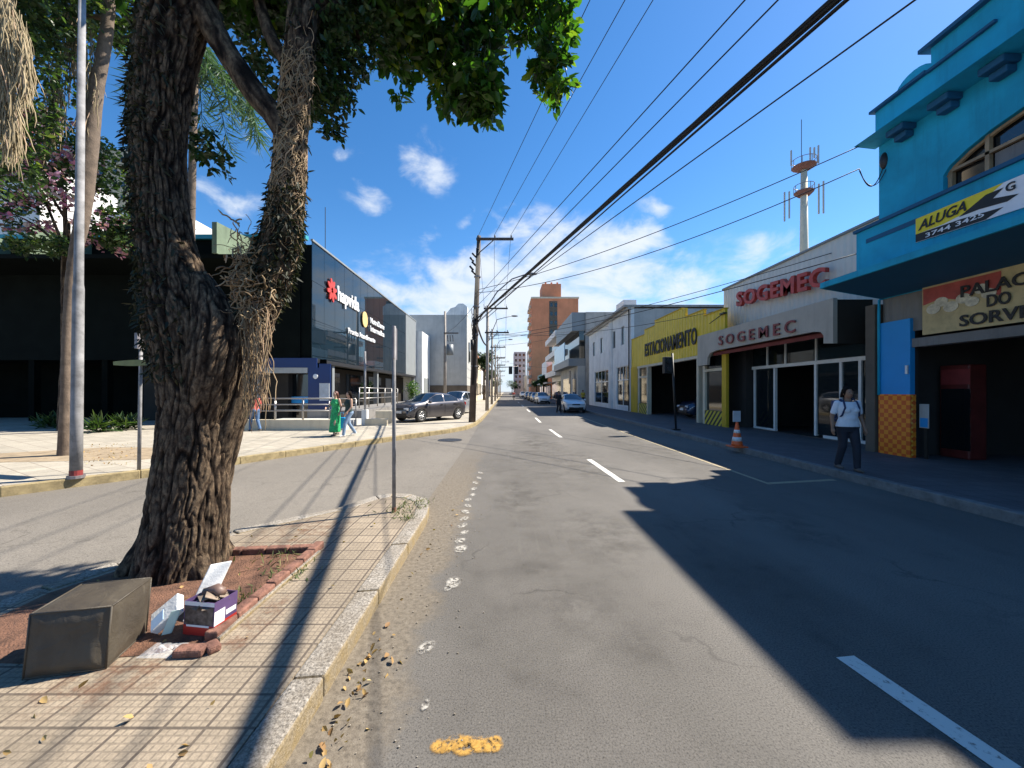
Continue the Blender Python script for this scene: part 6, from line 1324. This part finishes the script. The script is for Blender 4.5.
    if hair:
        def f_h(m_):
            m_.ball((0,-.008,1.625),(.094,.108,.108),18,12)
            if bun: m_.ball((0,-.06,1.72),(.045,.045,.04),12,8)
            if hairlen: m_.rings([(0,-.05,1.62,.09,.06),(0,-.07,1.5,.1,.045),(0,-.08,1.62-hairlen,.08,.03)],16)
        m_ = MB(); f_h(m_); m_.v = [tuple(Vector((q[0], min(q[1], .055+.6*max(0,q[2]-1.655)), q[2]))*s) for q in m_.v]; fin(m_.build('hair', hair, t, True), 2, .009)
    ey = MB()
    for sg_ in (-1,1): ey.ball((sg_*.029*s,.103*s,1.612*s),(.012*s,.007*s,.007*s),8,6)
    ey.build('eyes', EYE_, t, True); lp_ = MB(); lp_.ball((0,.104*s,1.545*s),(.022*s,.008*s,.008*s),8,6); lp_.build('lips', LIP, t, True)
    t.location = loc; t.rotation_euler = (lean,0,heading); return t, s
V3 = Vector
p0 = G(849,470,.15)
w1, s = person('woman in white t-shirt and dark jeans walking with a backpack on the right pavement', (p0.x-.03,p0.y,.152), R(172), 1.6, SK1, 'tee', .2, 'jeans_dk', 'shoe', HAIR, .1, .13, (V3((-.26,-.03,1.12)),V3((-.27,.07,.88)),V3((.26,-.05,1.12)),V3((.28,.0,.88))), wide=1.16, vox=.008)
bp = bpy.data.objects.new('backpack', None); C.objects.link(bp); ORG[bp] = V3((0,0,0)); tag(bp, 'dark navy backpack worn by the woman in the white t-shirt', 'backpack'); bp.location = w1.location; bp.rotation_euler = w1.rotation_euler
mb = MB(); mb.obox((-.02,-.21*s,1.22*s),(.32,.16,.44)); o = mb.build('bag', CL['navy'], bp, bevel=.05)
for sg_ in (-1,1): MB().tube([V3((sg_*.11,-.14,1.40))*s, V3((sg_*.115,-.02,1.475))*s, V3((sg_*.12,.08,1.42))*s, V3((sg_*.13,.135,1.3))*s, V3((sg_*.16,.09,1.14))*s, V3((sg_*.14,-.12,1.04))*s], .016, 8).build('strap', CL['navy'], bp, True)
p0 = G(334,435.5,.15); p0 = V3((p0.x*.99,p0.y,.152))
person('woman in long green printed dress walking towards the camera beside her friend', p0, R(160), 1.52, SK2, 'green', 0, 'jeans', 'shoe', HAIR2, .22, .16, (V3((-.25,-.02,1.12)),V3((-.29,.1,.92)),V3((.24,.06,1.14)),V3((.2,.24,1.08))), dress=True, bun=False)
p0 = G(349,436,.15)
person('woman in dark top and pale blue jeans walking beside the green dress', (p0.x,p0.y,.152), R(140), 1.52, SK2, 'darktop', 0, 'jeans_l', 'shoe_w', HAIR, .25, .24, (V3((-.23,.02,1.12)),V3((-.2,.16,.95)),V3((.23,-.04,1.12)),V3((.25,.02,.88))), bun=False)
bg_ = bpy.data.objects.new('tote_bag', None); C.objects.link(bg_); ORG[bg_] = V3((0,0,0)); tag(bg_, 'bright blue carrier bag held between the two walking women', 'bag'); q_ = G(342,434,.15); bg_.location = (q_.x,q_.y,.35)
MB().obox((0,0,.2),(.26,.12,.4)).build('bag_body', M['bluevivid'], bg_, bevel=.03); MB().tube([(-.08,0,.4),(-.04,0,.58),(.04,0,.58),(.08,0,.4)], .008, 6).build('handle', M['bluevivid'], bg_)
q_ = V3((P(255,430,14.9).x, 14.9, .152))
person('person in red top and blue jeans walking away beside the ramp', q_, R(60), 1.5, SK1, 'redtop', .2, 'jeans', 'shoe', HAIR, 0, .2, vox=.014)
person('person in dark clothes standing in the street beside the nearest white sedan', (4.1,29.3,0), R(200), 1.68, SK1, 'black', .28, 'black', 'shoe', HAIR, 0, .15, vox=.016, bun=False)
person('person in yellow top standing inside the dark garage opening', (10.4,19.9,.15), R(120), 1.62, SK1, 'yel', .2, 'jeans_dk', 'shoe', HAIR, 0, .05, vox=.016, bun=False)
person('pedestrian in yellow top on the pavement behind the white sedan', (8.3,41,.15), R(180), 1.65, SK1, 'yel', .2, 'jeans_dk', 'shoe', HAIR, 0, .12, vox=.018, bun=False)
mc = thing('motorcycle', 'distant dark motorcycle riding towards the camera in the left lane', 'motorcycle', (1.7,74,0))
for y_ in (-.65,.65):
    MB().tube([(1.7-.06,74+y_,.31),(1.7+.06,74+y_,.31)], .31, 18).build('wheel', M['tyre'], mc)
mb = MB(); mb.obox((1.7,74,.62),(.22,.9,.3)); mb.obox((1.7,74.35,.85),(.26,.65,.12)); mb.tube([(1.7,73.35,.31),(1.7,73.6,1.0)],.04,6); mb.build('frame', M['blackmetal'], mc, bevel=.04); MB().tube([(1.35,73.6,1.05),(1.7,73.55,1.02),(2.05,73.6,1.05)],.025,6).build('handlebar', M['blackmetal'], mc); MB().ball((1.7,73.4,.88),(.1,.06,.1)).build('headlight', M['lamp_clear'], mc, True)
person('motorcycle rider in dark clothes and helmet far down the street', (1.7,74.15,-.02), R(180), 1.65, SK1, 'redtop', .28, 'black', 'shoe', CL and CL['helmet'], 0, 0, (V3((-.28,.2,1.2)),V3((-.28,.42,1.1)),V3((.28,.2,1.2)),V3((.28,.42,1.1))), vox=.02, bun=False, sit=True)
